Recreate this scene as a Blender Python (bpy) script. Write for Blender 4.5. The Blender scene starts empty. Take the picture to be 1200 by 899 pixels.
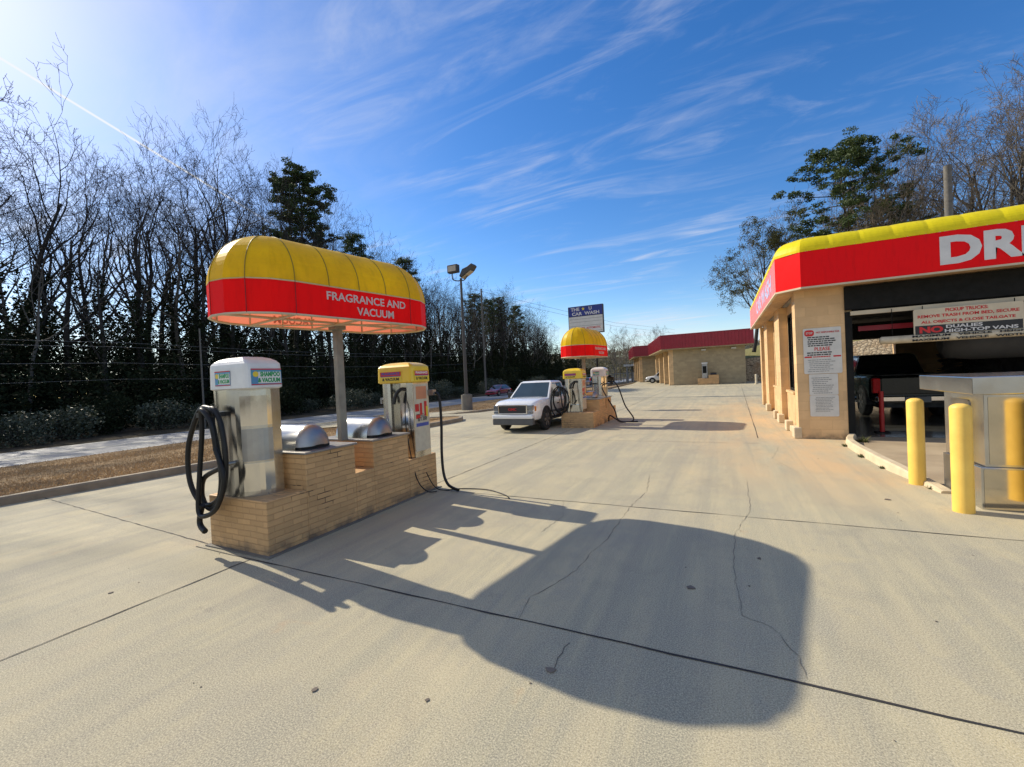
import bpy, math, random
from mathutils import Vector, Matrix
R_ = math.radians
rnd = random.Random(7)
SC = bpy.context.scene
COL = SC.collection

# ------------------------------------------------------------------ camera
H = 1.6
cam_d = bpy.data.cameras.new('camera'); cam = bpy.data.objects.new('camera', cam_d); COL.objects.link(cam)
AX = [(0.89679813, 0.0369995, 0.44089017), (0.43986412, 0.03281244, -0.8974647), (-0.04767243, 0.99877644, 0.01315139)]
M4 = Matrix(AX).to_4x4(); M4.translation = Vector((0, 0, H)); cam.matrix_world = M4
cam_d.sensor_fit = 'HORIZONTAL'; cam_d.sensor_width = 36.0; cam_d.lens = 36.0 * 506 / 1200
cam_d.clip_start = .05; cam_d.clip_end = 6000
SC.camera = cam
SC.view_settings.view_transform = 'Standard'; SC.view_settings.look = 'None'
SC.view_settings.gamma = 1; SC.view_settings.exposure = 0.20; SC.view_settings.use_curve_mapping = False

# ------------------------------------------------------------------ sun and sky
SUN_DIR = Vector((-1.0, .15, 1 / 1.41)).normalized()
sd = bpy.data.lights.new('sun', 'SUN'); sd.energy = 5.0; sd.angle = R_(.53); sd.color = (1, .91, .74)
so = bpy.data.objects.new('sun', sd); COL.objects.link(so); so.location = (-30, 5, 40)
so.rotation_euler = SUN_DIR.to_track_quat('Z', 'Y').to_euler()
W = bpy.data.worlds.new('World'); SC.world = W; W.use_nodes = True
nt = W.node_tree; nt.nodes.clear()
def N(tree, t, **kw):
    n = tree.nodes.new(t)
    for k, v in kw.items(): setattr(n, k, v)
    return n
wo = N(nt, 'ShaderNodeOutputWorld'); bg = N(nt, 'ShaderNodeBackground'); nt.links.new(bg.outputs[0], wo.inputs[0])
sky = N(nt, 'ShaderNodeTexSky'); sky.sky_type = 'NISHITA'; sky.sun_disc = False
sky.sun_elevation = math.asin(SUN_DIR.z); sky.sun_rotation = math.atan2(SUN_DIR.x, SUN_DIR.y)
sky.air_density = 1.0; sky.dust_density = .35; sky.ozone_density = 2.0; sky.altitude = 200
bg.inputs[1].default_value = .08
L = nt.links.new
hs = N(nt, 'ShaderNodeHueSaturation'); hs.inputs['Saturation'].default_value = 1.36; hs.inputs['Value'].default_value = 1.85; hs.inputs['Hue'].default_value = .508
L(sky.outputs[0], hs.inputs['Color'])
tc = N(nt, 'ShaderNodeTexCoord')
sep = N(nt, 'ShaderNodeSeparateXYZ'); L(tc.outputs['Generated'], sep.inputs[0])
def mth(op, a, b=None, c=None, tree=nt, clamp=False):
    n = tree.nodes.new('ShaderNodeMath'); n.operation = op; n.use_clamp = clamp
    for i, v in enumerate((a, b, c)):
        if v is None: continue
        if isinstance(v, (int, float)): n.inputs[i].default_value = v
        else: tree.links.new(v, n.inputs[i])
    return n.outputs[0]
zz = mth('MAXIMUM', mth('ADD', sep.outputs[2], .06), .03)
px = mth('DIVIDE', sep.outputs[0], zz); py = mth('DIVIDE', sep.outputs[1], zz)
cmb = N(nt, 'ShaderNodeCombineXYZ'); L(px, cmb.inputs[0]); L(py, cmb.inputs[1])
def cloud(rot, sx, sy, sc, det, lo, hi, off, rough=.62, dist=1.2):
    mp = N(nt, 'ShaderNodeMapping'); mp.inputs['Rotation'].default_value = (0, 0, R_(rot)); mp.inputs['Scale'].default_value = (sx, sy, 1)
    mp.inputs['Location'].default_value = off
    L(cmb.outputs[0], mp.inputs[0])
    no = N(nt, 'ShaderNodeTexNoise'); no.inputs['Scale'].default_value = sc; no.inputs['Detail'].default_value = det
    no.inputs['Roughness'].default_value = rough; no.inputs['Distortion'].default_value = dist
    L(mp.outputs[0], no.inputs['Vector'])
    mr = N(nt, 'ShaderNodeMapRange'); mr.inputs[1].default_value = lo; mr.inputs[2].default_value = hi; mr.interpolation_type = 'SMOOTHSTEP'
    L(no.outputs[0], mr.inputs[0]); return mr.outputs[0]
c1 = cloud(38, .55, 2.2, 1.5, 9, .47, .86, (3.1, 1.7, 0))
c1b = cloud(20, 1, 1, .55, 3, .40, .62, (1.3, 4.2, 0), .5, .4)
c2 = cloud(-30, .7, 1.8, 2.6, 9, .48, .9, (9.1, 5.7, 0))
c2b = cloud(0, 1, 1, .8, 3, .45, .62, (7.7, 1.2, 0), .5, .4)
wis = mth('ADD', mth('MULTIPLY', c1, c1b), mth('MULTIPLY', mth('MULTIPLY', c2, c2b), .4))
# thicker thin cloud towards the sun's side
sunside = N(nt, 'ShaderNodeVectorMath', operation='DOT_PRODUCT'); L(tc.outputs['Generated'], sunside.inputs[0]); sunside.inputs[1].default_value = SUN_DIR
ss = N(nt, 'ShaderNodeMapRange'); ss.inputs[1].default_value = .72; ss.inputs[2].default_value = .99; ss.interpolation_type = 'SMOOTHSTEP'
L(sunside.outputs['Value'], ss.inputs[0])
c3 = cloud(60, .8, 1.9, 1.6, 8, .2, .75, (2.2, 8.7, 0))
veil = mth('MULTIPLY', ss.outputs[0], mth('ADD', mth('MULTIPLY', c3, .30), .0))
# unseen cirrus added behind the camera and overhead as neutral fill light
bk = N(nt, 'ShaderNodeMapRange'); bk.inputs[1].default_value = .12; bk.inputs[2].default_value = -.35; bk.interpolation_type = 'SMOOTHSTEP'; L(sep.outputs[1], bk.inputs[0])
zn = N(nt, 'ShaderNodeMapRange'); zn.inputs[1].default_value = .74; zn.inputs[2].default_value = .92; zn.interpolation_type = 'SMOOTHSTEP'; L(sep.outputs[2], zn.inputs[0])
fill_cirrus = mth('MULTIPLY', mth('MAXIMUM', bk.outputs[0], mth('MULTIPLY', zn.outputs[0], .7)), mth('ADD', mth('MULTIPLY', c3, .35), .27))
# low bank of cloud near the horizon
low = N(nt, 'ShaderNodeMapRange'); low.inputs[1].default_value = .17; low.inputs[2].default_value = .03; low.interpolation_type = 'SMOOTHSTEP'
L(sep.outputs[2], low.inputs[0])
lown = N(nt, 'ShaderNodeTexNoise'); lown.inputs['Scale'].default_value = 5; lown.inputs['Detail'].default_value = 6
lm = N(nt, 'ShaderNodeMapping'); lm.inputs['Scale'].default_value = (.6, .6, 5); L(tc.outputs['Generated'], lm.inputs[0]); L(lm.outputs[0], lown.inputs['Vector'])
lowr = N(nt, 'ShaderNodeMapRange'); lowr.inputs[1].default_value = .38; lowr.inputs[2].default_value = .66; L(lown.outputs[0], lowr.inputs[0])
lowc = mth('MULTIPLY', mth('MULTIPLY', low.outputs[0], lowr.outputs[0]), .75)
# contrail: a thin great-circle band
a_, b_ = Vector((-0.85604132, 0.23229084, 0.46177291)), Vector((-0.78630464, 0.51695145, 0.33835812))
nn = a_.cross(b_).normalized()
ct = N(nt, 'ShaderNodeVectorMath', operation='DOT_PRODUCT'); L(tc.outputs['Generated'], ct.inputs[0]); ct.inputs[1].default_value = nn
cabs = mth('ABSOLUTE', ct.outputs['Value'])
cr = N(nt, 'ShaderNodeMapRange'); cr.inputs[1].default_value = .0023; cr.inputs[2].default_value = .0007; L(cabs, cr.inputs[0])
cy = N(nt, 'ShaderNodeMapRange'); cy.inputs[1].default_value = .60; cy.inputs[2].default_value = .45; L(sep.outputs[1], cy.inputs[0])
trail = mth('MULTIPLY', mth('MULTIPLY', cr.outputs[0], cy.outputs[0]), mth('LESS_THAN', sep.outputs[0], -.3))
up = mth('GREATER_THAN', sep.outputs[2], .0)
tot = mth('MULTIPLY', mth('MAXIMUM', mth('ADD', mth('ADD', mth('MULTIPLY', wis, .82), veil), lowc), fill_cirrus), up)
tot = mth('MINIMUM', tot, .93)
mx = N(nt, 'ShaderNodeMixRGB'); L(tot, mx.inputs[0]); L(hs.outputs[0], mx.inputs[1]); mx.inputs[2].default_value = (8.8, 9.0, 9.8, 1)
mx2 = N(nt, 'ShaderNodeMixRGB'); L(mth('MULTIPLY', trail, .95), mx2.inputs[0]); L(mx.outputs[0], mx2.inputs[1]); mx2.inputs[2].default_value = (10, 10.3, 10.8, 1)
L(mx2.outputs[0], bg.inputs[0])

# ------------------------------------------------------------------ materials
MATS = {}
def newmat(name):
    m = bpy.data.materials.new(name); m.use_nodes = True; MATS[name] = m
    t = m.node_tree; b = t.nodes['Principled BSDF']; return m, t, b
def noise(t, vec, sc, det=4, rough=.55, dist=0):
    n = t.nodes.new('ShaderNodeTexNoise'); n.inputs['Scale'].default_value = sc; n.inputs['Detail'].default_value = det
    n.inputs['Roughness'].default_value = rough; n.inputs['Distortion'].default_value = dist
    if vec is not None: t.links.new(vec, n.inputs['Vector'])
    return n.outputs[0]
def mrange(t, v, a, b, c=0., d=1.):
    n = t.nodes.new('ShaderNodeMapRange'); n.inputs[1].default_value = a; n.inputs[2].default_value = b
    n.inputs[3].default_value = c; n.inputs[4].default_value = d; t.links.new(v, n.inputs[0]); return n.outputs[0]
def mixc(t, f, a, b, mode='MIX'):
    n = t.nodes.new('ShaderNodeMixRGB'); n.blend_type = mode
    for i, v in enumerate((f, a, b)):
        if isinstance(v, (int, float)): n.inputs[i].default_value = v
        elif isinstance(v, tuple): n.inputs[i].default_value = (*v[:3], 1)
        else: t.links.new(v, n.inputs[i])
    return n.outputs[0]
def bump(t, b, h, strength, dist=.01):
    n = t.nodes.new('ShaderNodeBump'); n.inputs['Strength'].default_value = strength; n.inputs['Distance'].default_value = dist
    t.links.new(h, n.inputs['Height']); t.links.new(n.outputs[0], b.inputs['Normal'])
def geo(t): return t.nodes.new('ShaderNodeNewGeometry').outputs['Position']
def mapping(t, vec, scale=(1, 1, 1), rot=(0, 0, 0)):
    n = t.nodes.new('ShaderNodeMapping'); n.inputs['Scale'].default_value = scale; n.inputs['Rotation'].default_value = rot
    t.links.new(vec, n.inputs[0]); return n.outputs[0]
def pbr(name, col, rough=.6, metal=0., col2=None, nsc=3., bmp=0., bsc=40., coat=0., spec=.5, aniso=None):
    m, t, b = newmat(name)
    b.inputs['Roughness'].default_value = rough; b.inputs['Metallic'].default_value = metal
    b.inputs['Specular IOR Level'].default_value = spec
    b.inputs['Coat Weight'].default_value = coat
    co = t.nodes.new('ShaderNodeTexCoord').outputs['Object']
    if col2 is None: col2 = tuple(c * .82 for c in col)
    v = mrange(t, noise(t, co, nsc, 6, .6), .32, .68)
    t.links.new(mixc(t, v, col, col2), b.inputs['Base Color'])
    rv = mrange(t, noise(t, co, nsc * 2.3, 4), .3, .7, rough * .8, min(1, rough * 1.25)); t.links.new(rv, b.inputs['Roughness'])
    if aniso:
        st = noise(t, mapping(t, co, aniso), 5, 2); bump(t, b, st, .05, .002)
    elif bmp: bump(t, b, noise(t, co, bsc, 4), bmp, .01)
    return m

def concrete():
    m, t, b = newmat('concrete_pavement'); P = geo(t)
    big = noise(t, P, .22, 6, .6); med = noise(t, P, 1.3, 8, .68); fine = noise(t, P, 125, 5, .7); grain = noise(t, P, 240, 2, .6)
    streak = noise(t, mapping(t, P, (1.5, .13, 1), (0, 0, .02)), 1.6, 7, .62)
    streak2 = noise(t, mapping(t, P, (4.2, .22, 1), (0, 0, -.03)), 2.0, 6, .65)
    c = mixc(t, mrange(t, big, .35, .65), (.51, .43, .265), (.42, .37, .24))
    c = mixc(t, mrange(t, streak, .44, .60), c, (.33, .305, .215))
    c = mixc(t, mrange(t, streak2, .5, .74, 0, .55), c, (.62, .53, .30))
    c = mixc(t, mrange(t, med, .56, .72, 0, .45), c, (.62, .50, .25))
    c = mixc(t, mrange(t, med, .46, .30, 0, .75), c, (.26, .24, .175))
    blot = noise(t, P, .75, 7, .7, .6)
    pat = noise(t, P, .42, 4, .55, .8); c = mixc(t, mrange(t, pat, .5, .62, 0, .38), c, (.30, .275, .22)); c = mixc(t, mrange(t, pat, .44, .34, 0, .35), c, (.62, .53, .33))
    rst = noise(t, P, 1.7, 5, .6, .5); c = mixc(t, mrange(t, rst, .66, .74, 0, .5), c, (.50, .30, .15))
    sc_ = noise(t, mapping(t, P, (1, .55, 1), (0, 0, .5)), 2.2, 8, .75, 1.2); c = mixc(t, mrange(t, sc_, .52, .60, 0, .35), c, (.30, .28, .23))
    c = mixc(t, mrange(t, blot, .54, .64, 0, .6), c, (.29, .265, .205))
    c = mixc(t, mrange(t, noise(t, mapping(t, P, (.9, 1, 1)), 3.1, 5, .6, .4), .64, .70, 0, .4), c, (.25, .225, .18))
    br_ = t.nodes.new('ShaderNodeTexBrick'); br_.offset = 0; br_.inputs['Scale'].default_value = 1; br_.inputs['Brick Width'].default_value = 4.65; br_.inputs['Row Height'].default_value = 2.66; br_.inputs['Mortar Size'].default_value = 0; br_.inputs['Color1'].default_value = (.80, .81, .83, 1); br_.inputs['Color2'].default_value = (1.07, 1.05, 1.0, 1)
    mpb = t.nodes.new('ShaderNodeMapping'); mpb.inputs['Location'].default_value = (4.09 + 9.3, -2.53 + 26.6, 0); t.links.new(P, mpb.inputs[0]); t.links.new(mpb.outputs[0], br_.inputs['Vector'])
    c = mixc(t, .8, c, br_.outputs['Color'], 'MULTIPLY')
    # iron staining close to the wash building
    sx = t.nodes.new('ShaderNodeSeparateXYZ'); t.links.new(P, sx.inputs[0])
    rx = mrange(t, sx.outputs[0], .0, 1.5); ry = mrange(t, sx.outputs[1], 5.5, 8.0); ry2 = mrange(t, sx.outputs[1], 30, 16)
    rx = mrange(t, sx.outputs[0], -1.2, 1.3); ru = mth('MULTIPLY', mth('MULTIPLY', rx, ry, tree=t), mth('MULTIPLY', ry2, mrange(t, noise(t, mapping(t, P, (1, .35, 1)), 1.1, 6, .6), .36, .6), tree=t), tree=t)
    c = mixc(t, mth('MULTIPLY', ru, .9, tree=t), c, (.72, .42, .17))
    ru2 = mrange(t, noise(t, mapping(t, P, (1, .6, 1)), .55, 5, .6), .60, .74, 0, .5)
    c = mixc(t, ru2, c, (.58, .42, .26))
    sp = t.nodes.new('ShaderNodeTexVoronoi'); sp.inputs['Scale'].default_value = 2.1; t.links.new(P, sp.inputs['Vector'])
    c = mixc(t, mrange(t, sp.outputs['Distance'], .045, .02, 0, .35), c, (.17, .14, .12))
    trk = noise(t, mapping(t, P, (2.6, .05, 1), (0, 0, .10)), 1.2, 5, .6)
    c = mixc(t, mrange(t, trk, .52, .68, 0, .55), c, (.22, .205, .17))
    drip = noise(t, P, 2.4, 3, .5, .2)
    c = mixc(t, mrange(t, drip, .71, .76, 0, .6), c, (.16, .145, .12))
    # exposed aggregate speckle
    c = mixc(t, mrange(t, fine, .46, .60, 0, .68), c, (.70, .62, .42))
    c = mixc(t, mrange(t, fine, .46, .35, 0, .75), c, (.19, .17, .13))
    c = mixc(t, mrange(t, grain, .6, .38, 0, .4), c, (.2, .19, .17))
    t.links.new(c, b.inputs['Base Color'])
    b.inputs['Roughness'].default_value = .88
    b.inputs['Specular IOR Level'].default_value = .3
    hh = mth('ADD', mth('MULTIPLY', fine, 1.0, tree=t), mth('MULTIPLY', med, .8, tree=t), tree=t)
    bump(t, b, hh, .30, .003)
    return m
concrete()
def asphalt():
    m, t, b = newmat('asphalt_road'); P = geo(t)
    c = mixc(t, mrange(t, noise(t, mapping(t, P, (1, .07, 1)), 1.3, 6), .35, .65), (.20, .205, .21), (.29, .285, .28))
    c = mixc(t, mrange(t, noise(t, P, 30, 3), .4, .6, 0, .4), c, (.14, .14, .145))
    t.links.new(c, b.inputs['Base Color']); b.inputs['Roughness'].default_value = .62; bump(t, b, noise(t, P, 60, 3), .3, .006)
asphalt()
def soil(name, a, bb, d, sc=1.0):
    m, t, b = newmat(name); P = geo(t)
    c = mixc(t, mrange(t, noise(t, P, .35 * sc, 6, .6), .35, .65), a, bb)
    c = mixc(t, mrange(t, noise(t, P, 7 * sc, 6, .7), .42, .62), c, d)
    t.links.new(c, b.inputs['Base Color']); b.inputs['Roughness'].default_value = .95; b.inputs['Specular IOR Level'].default_value = .1
    bump(t, b, noise(t, P, 12 * sc, 6, .7), .9, .06); return m
soil('dormant_turf', (.40, .27, .145), (.32, .215, .11), (.22, .15, .08), 1.2)
soil('leaf_litter', (.10, .075, .05), (.07, .06, .035), (.05, .04, .025))
soil('dry_bank', (.26, .22, .10), (.20, .19, .075), (.13, .13, .05), .6)
soil('far_hill', (.075, .075, .05), (.10, .085, .06), (.035, .04, .03), .12)

def brickmat(name, base, mort, bw=.2, rh=.068, mw=.006, crackcol=(.09, .06, .035), bstr=.6, crack=.9, wobble=.0):
    m, t, b = newmat(name)
    uv = t.nodes.new('ShaderNodeTexCoord').outputs['UV']; P = geo(t)
    br = t.nodes.new('ShaderNodeTexBrick')
    nd = t.nodes.new('ShaderNodeTexNoise'); nd.inputs['Scale'].default_value = 3.5; nd.inputs['Detail'].default_value = 5; t.links.new(P, nd.inputs['Vector'])
    vm = t.nodes.new('ShaderNodeVectorMath'); vm.operation = 'MULTIPLY_ADD'; t.links.new(nd.outputs['Color'], vm.inputs[0]); vm.inputs[1].default_value = (wobble, wobble, 0); t.links.new(uv, vm.inputs[2]); t.links.new(vm.outputs[0], br.inputs['Vector'])
    br.inputs['Scale'].default_value = 1; br.inputs['Brick Width'].default_value = bw; br.inputs['Row Height'].default_value = rh
    br.inputs['Mortar Size'].default_value = mw; br.inputs['Mortar Smooth'].default_value = .35
    br.inputs['Color1'].default_value = (*base, 1); br.inputs['Color2'].default_value = (*[v * .76 for v in base], 1); br.inputs['Mortar'].default_value = (*mort, 1)
    n1 = noise(t, P, 1.9, 6, .65)
    c = mixc(t, mrange(t, n1, .38, .68, 0, .5), br.outputs['Color'], tuple(v * .60 for v in base))
    cm = mth('MULTIPLY', mrange(t, br.outputs['Fac'], .3, .9), mrange(t, noise(t, P, 2.6, 4, .6), .60, .63, 0, crack), tree=t)
    c = mixc(t, cm, c, crackcol)
    g_ = t.nodes.new('ShaderNodeSeparateXYZ'); t.links.new(P, g_.inputs[0])
    c = mixc(t, mth('MULTIPLY', mrange(t, g_.outputs[2], .16, .0), mrange(t, noise(t, P, 5, 5), .4, .62), tree=t), c, (.13, .10, .07))
    t.links.new(c, b.inputs['Base Color']); b.inputs['Roughness'].default_value = .62
    h = mth('SUBTRACT', mth('MULTIPLY', noise(t, P, 60, 4), .25, tree=t), mth('MULTIPLY', br.outputs['Fac'], 1.0, tree=t), tree=t)
    bump(t, b, h, bstr, .008); return m
brickmat('painted_brick', (.68, .41, .18), (.53, .31, .135), .2, .058, .005, bstr=.9, wobble=.022)
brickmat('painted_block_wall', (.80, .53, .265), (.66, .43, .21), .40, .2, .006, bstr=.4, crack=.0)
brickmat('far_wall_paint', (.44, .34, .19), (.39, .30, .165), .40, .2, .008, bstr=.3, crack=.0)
def stonewall():
    m, t, b = newmat('rubble_stone'); P = geo(t)
    v = t.nodes.new('ShaderNodeTexVoronoi'); v.inputs['Scale'].default_value = 3.0; t.links.new(mapping(t, P, (1, 1, 1.5)), v.inputs['Vector'])
    v2 = t.nodes.new('ShaderNodeTexVoronoi'); v2.feature = 'DISTANCE_TO_EDGE'; v2.inputs['Scale'].default_value = 3.0; t.links.new(mapping(t, P, (1, 1, 1.5)), v2.inputs['Vector'])
    sv = t.nodes.new('ShaderNodeSeparateXYZ'); t.links.new(v.outputs['Color'], sv.inputs[0]); c = mixc(t, sv.outputs[0], (.62, .50, .34), (.40, .30, .19))
    c = mixc(t, mrange(t, v2.outputs['Distance'], .09, .02), c, (.16, .12, .08))
    c = mixc(t, mrange(t, noise(t, P, .7, 4), .5, .7), c, (.42, .25, .12))
    t.links.new(c, b.inputs['Base Color']); b.inputs['Roughness'].default_value = .9; bump(t, b, v2.outputs['Distance'], .8, .08)
stonewall()

def pane():
    m, t, b = newmat('tinted_pane'); out = t.nodes['Material Output']; b.inputs['Base Color'].default_value = (.01, .012, .013, 1); b.inputs['Roughness'].default_value = .05
    tr = t.nodes.new('ShaderNodeBsdfTransparent'); tr.inputs[0].default_value = (.72, .76, .78, 1)
    ms = t.nodes.new('ShaderNodeMixShader'); ms.inputs[0].default_value = .78
    t.links.new(b.outputs[0], ms.inputs[1]); t.links.new(tr.outputs[0], ms.inputs[2]); t.links.new(ms.outputs[0], out.inputs[0])
pane()
def fabric(name, col, col2, trans=.45, rough=.42, inner=None, coat=0):
    m, t, b = newmat(name); out = t.nodes['Material Output']
    co = t.nodes.new('ShaderNodeTexCoord').outputs['Object']
    n1 = noise(t, co, 1.7, 6, .6); n2 = noise(t, mapping(t, co, (5, 5, .8)), 3, 5, .6)
    c = mixc(t, mrange(t, n1, .35, .7), col, col2)
    c = mixc(t, mrange(t, n2, .5, .75, 0, .35), c, tuple(v * .7 for v in col2))
    b.inputs['Specular IOR Level'].default_value = .14
    if inner: c = mixc(t, t.nodes.new('ShaderNodeNewGeometry').outputs['Backfacing'], c, inner)
    t.links.new(c, b.inputs['Base Color']); b.inputs['Roughness'].default_value = rough; b.inputs['Coat Weight'].default_value = coat; b.inputs['Coat Roughness'].default_value = .22
    bump(t, b, noise(t, mapping(t, co, (1, 1, .6)), 2.2, 4), .35, .03)
    tr = t.nodes.new('ShaderNodeBsdfTranslucent'); t.links.new(c, tr.inputs[0])
    mxs = t.nodes.new('ShaderNodeMixShader'); mxs.inputs[0].default_value = trans
    t.links.new(b.outputs[0], mxs.inputs[1]); t.links.new(tr.outputs[0], mxs.inputs[2]); t.links.new(mxs.outputs[0], out.inputs[0]); return m
fabric('yellow_awning_vinyl', (.93, .64, .008), (.68, .46, .014), .34, .42, (.85, .5, .2))
fabric('red_awning_vinyl', (.97, .006, .006), (.88, .006, .008), .34, .5, (.92, .30, .19))
fabric('red_fascia_vinyl', (.97, .004, .006), (.92, .004, .008), .1, .45, None, 0)
fabric('glare_red_vinyl', (.92, .24, .22), (.88, .17, .16), .1, .5, None, .15)  # paler red: sun glare on the left fascia put into the colour
pbr('pale_blue_letter', (.50, .50, .72), .5)
fabric('bright_yellow_vinyl', (.95, .80, .02), (.85, .70, .02), .3)
pbr('red_seam', (.30, .006, .008), .6)
pbr('yellow_seam', (.30, .20, .015), .6)
fabric('reverse_letter_vinyl', (.95, .85, .8), (.9, .8, .75), .92)
fabric('white_letter_vinyl', (.85, .74, .70), (.76, .66, .62), .35)
pbr('white_letter', (.72, .70, .66), .5)
pbr('stainless_steel', (.56, .55, .52), .22, 1., (.44, .43, .40), 2, aniso=(1, 1, .04))
pbr('polished_steel', (.70, .69, .66), .10, 1., (.62, .60, .57), 3)
pbr('kiosk_steel', (.56, .56, .55), .20, 1., (.44, .44, .44), 3, aniso=(.05, .05, 3))
pbr('kiosk_front_steel', (.62, .56, .46), .09, 1., (.52, .47, .38), 2)
pbr('weathered_steel', (.42, .41, .39), .42, 1., (.30, .29, .28), 3)
pbr('galvanized_cap', (.34, .33, .31), .5, .8, (.22, .21, .2), 5)
pbr('white_plastic', (.78, .77, .74), .38, 0, (.66, .65, .62), 4, coat=.2)
pbr('yellow_plastic', (.85, .60, .03), .38, 0, (.74, .48, .03), 4, coat=.2)
pbr('black_hose', (.008, .008, .008), .45, 0, (.012, .012, .012), 8, spec=.35)
pbr('black_plastic', (.02, .02, .021), .4)
pbr('post_paint', (.27, .26, .21), .5, .2, (.19, .18, .15), 6, .2, 30)
pbr('bollard_yellow', (.90, .60, .12), .48, 0, (.78, .49, .09), 3, .15, 25)
pbr('red_paint', (.45, .015, .012), .45)
pbr('maroon_metal', (.34, .014, .028), .42, 0, (.28, .012, .022), 2)
pbr('pale_trim', (.62, .53, .37), .6)
pbr('cream_pipe', (.66, .58, .42), .5, 0, (.45, .38, .26), 5)
pbr('dark_metal', (.012, .013, .012), .75, 0, (.018, .018, .017), 4, spec=.12)
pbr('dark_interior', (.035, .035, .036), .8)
pbr('soffit_panel', (.55, .38, .2), .7, 0, (.38, .22, .12), 9)
pbr('roof_membrane', (.3, .29, .27), .9)
pbr('wet_floor', (.20, .17, .13), .12, 0, (.10, .09, .075), 2, .1, 20)
pbr('tunnel_apron', (.46, .36, .23), .7, 0, (.33, .25, .16), 1.2, .2, 50)
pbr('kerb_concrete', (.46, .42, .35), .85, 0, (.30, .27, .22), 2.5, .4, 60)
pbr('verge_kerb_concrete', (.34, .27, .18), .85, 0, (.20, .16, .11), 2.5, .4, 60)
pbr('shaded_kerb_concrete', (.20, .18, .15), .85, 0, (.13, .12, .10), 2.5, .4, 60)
pbr('beige_kerb', (.66, .54, .36), .8, 0, (.50, .40, .26), 3, .4, 60)
pbr('joint_sealant', (.035, .03, .028), .8)
pbr('crack_dirt', (.12, .105, .085), .95)
pbr('hairline_dirt', (.20, .18, .14), .95)
pbr('sign_cream', (.66, .57, .40), .55, 0, (.56, .47, .33), 4)
pbr('sign_white', (.66, .65, .60), .5, 0, (.58, .57, .52), 5)
pbr('sign_black', (.02, .02, .02), .5)
pbr('sign_red', (.62, .02, .02), .5)
pbr('sign_blue', (.02, .035, .23), .4)
pbr('sign_print', (.05, .05, .05), .6)
pbr('sign_grey_print', (.28, .28, .27), .6)
pbr('sticker_green', (.02, .33, .10), .4)
pbr('sticker_teal', (.06, .36, .40), .4, 0, (.10, .2, .48), 20)
pbr('sticker_yellow', (.8, .6, .05), .4)
pbr('sticker_blue', (.05, .09, .38), .4)
pbr('orange_screen', (.66, .27, .14), .4)
pbr('panel_beige', (.62, .56, .42), .4, 0, (.5, .44, .33), 10)
pbr('car_white', (.78, .78, .77), .25, 0, (.74, .74, .73), 2, coat=1.)
pbr('car_dark_green', (.014, .021, .021), .25, 0, (.011, .017, .018), 2, coat=.3, spec=.3)
pbr('car_red', (.28, .02, .03), .22, 0, (.25, .02, .03), 2, coat=1.)
pbr('car_silver', (.45, .46, .48), .3, .6, coat=1.)
pbr('tyre_rubber', (.02, .02, .02), .8)
pbr('alloy', (.55, .55, .55), .3, .9)
pbr('chrome', (.75, .75, .75), .12, 1.)
pbr('grey_cladding', (.10, .10, .10), .6)
pbr('headlamp_glass', (.10, .11, .12), .06, .2, (.24, .26, .27), 14, coat=1.)
pbr('tail_red', (.95, .012, .015), .4, 0, (.7, .01, .01), 20, spec=.2)
pbr('amber', (.8, .25, .03), .3)
pbr('window_dark', (.015, .02, .022), .06, 0, (.012, .015, .018), 3, coat=.6)
pbr('window_blue', (.022, .04, .045), .05, 0, (.015, .03, .034), 3, coat=.8)
pbr('bark', (.05, .042, .035), .9, 0, (.03, .025, .02), 5, .5, 20)
pbr('pale_bark', (.15, .13, .105), .9, 0, (.08, .07, .055), 4, .5, 20)
pbr('twig', (.045, .036, .03), .95, 0, (.028, .023, .02), .7, spec=.1)
pbr('pale_twig', (.20, .155, .10), .9, 0, (.16, .13, .10), .7)
pbr('utility_wood', (.17, .155, .13), .9, 0, (.10, .09, .075), 6, .4, 30)
pbr('wire', (.18, .18, .18), .6)
pbr('lamp_glass', (.5, .42, .3), .2, 0)
pbr('lamp_house', (.06, .055, .05), .5)
def leafmat(name, a, b2, trans=.25, rough=.45, spec=.35):
    m, t, b = newmat(name); out = t.nodes['Material Output']
    oi = t.nodes.new('ShaderNodeNewGeometry').outputs['Random Per Island']
    c = mixc(t, oi, a, b2); t.links.new(c, b.inputs['Base Color']); b.inputs['Roughness'].default_value = rough
    b.inputs['Specular IOR Level'].default_value = spec
    tr = t.nodes.new('ShaderNodeBsdfTranslucent'); t.links.new(c, tr.inputs[0])
    ms = t.nodes.new('ShaderNodeMixShader'); ms.inputs[0].default_value = trans
    t.links.new(b.outputs[0], ms.inputs[1]); t.links.new(tr.outputs[0], ms.inputs[2]); t.links.new(ms.outputs[0], out.inputs[0])
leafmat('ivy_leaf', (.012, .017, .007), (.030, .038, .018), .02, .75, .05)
leafmat('shrub_leaf', (.022, .032, .016), (.12, .135, .085), .15, .5)
leafmat('pine_needle', (.03, .055, .014), (.085, .12, .035), .25, .6)
leafmat('dry_leaf', (.10, .095, .035), (.06, .075, .025), .35, .6)
leafmat('thicket_leaf', (.16, .13, .07), (.09, .085, .04), .3, .7)
leafmat('grass_blade', (.46, .31, .165), (.29, .195, .10), .2, .8)
leafmat('weed_leaf', (.06, .09, .02), (.12, .10, .04), .2, .6)

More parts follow.
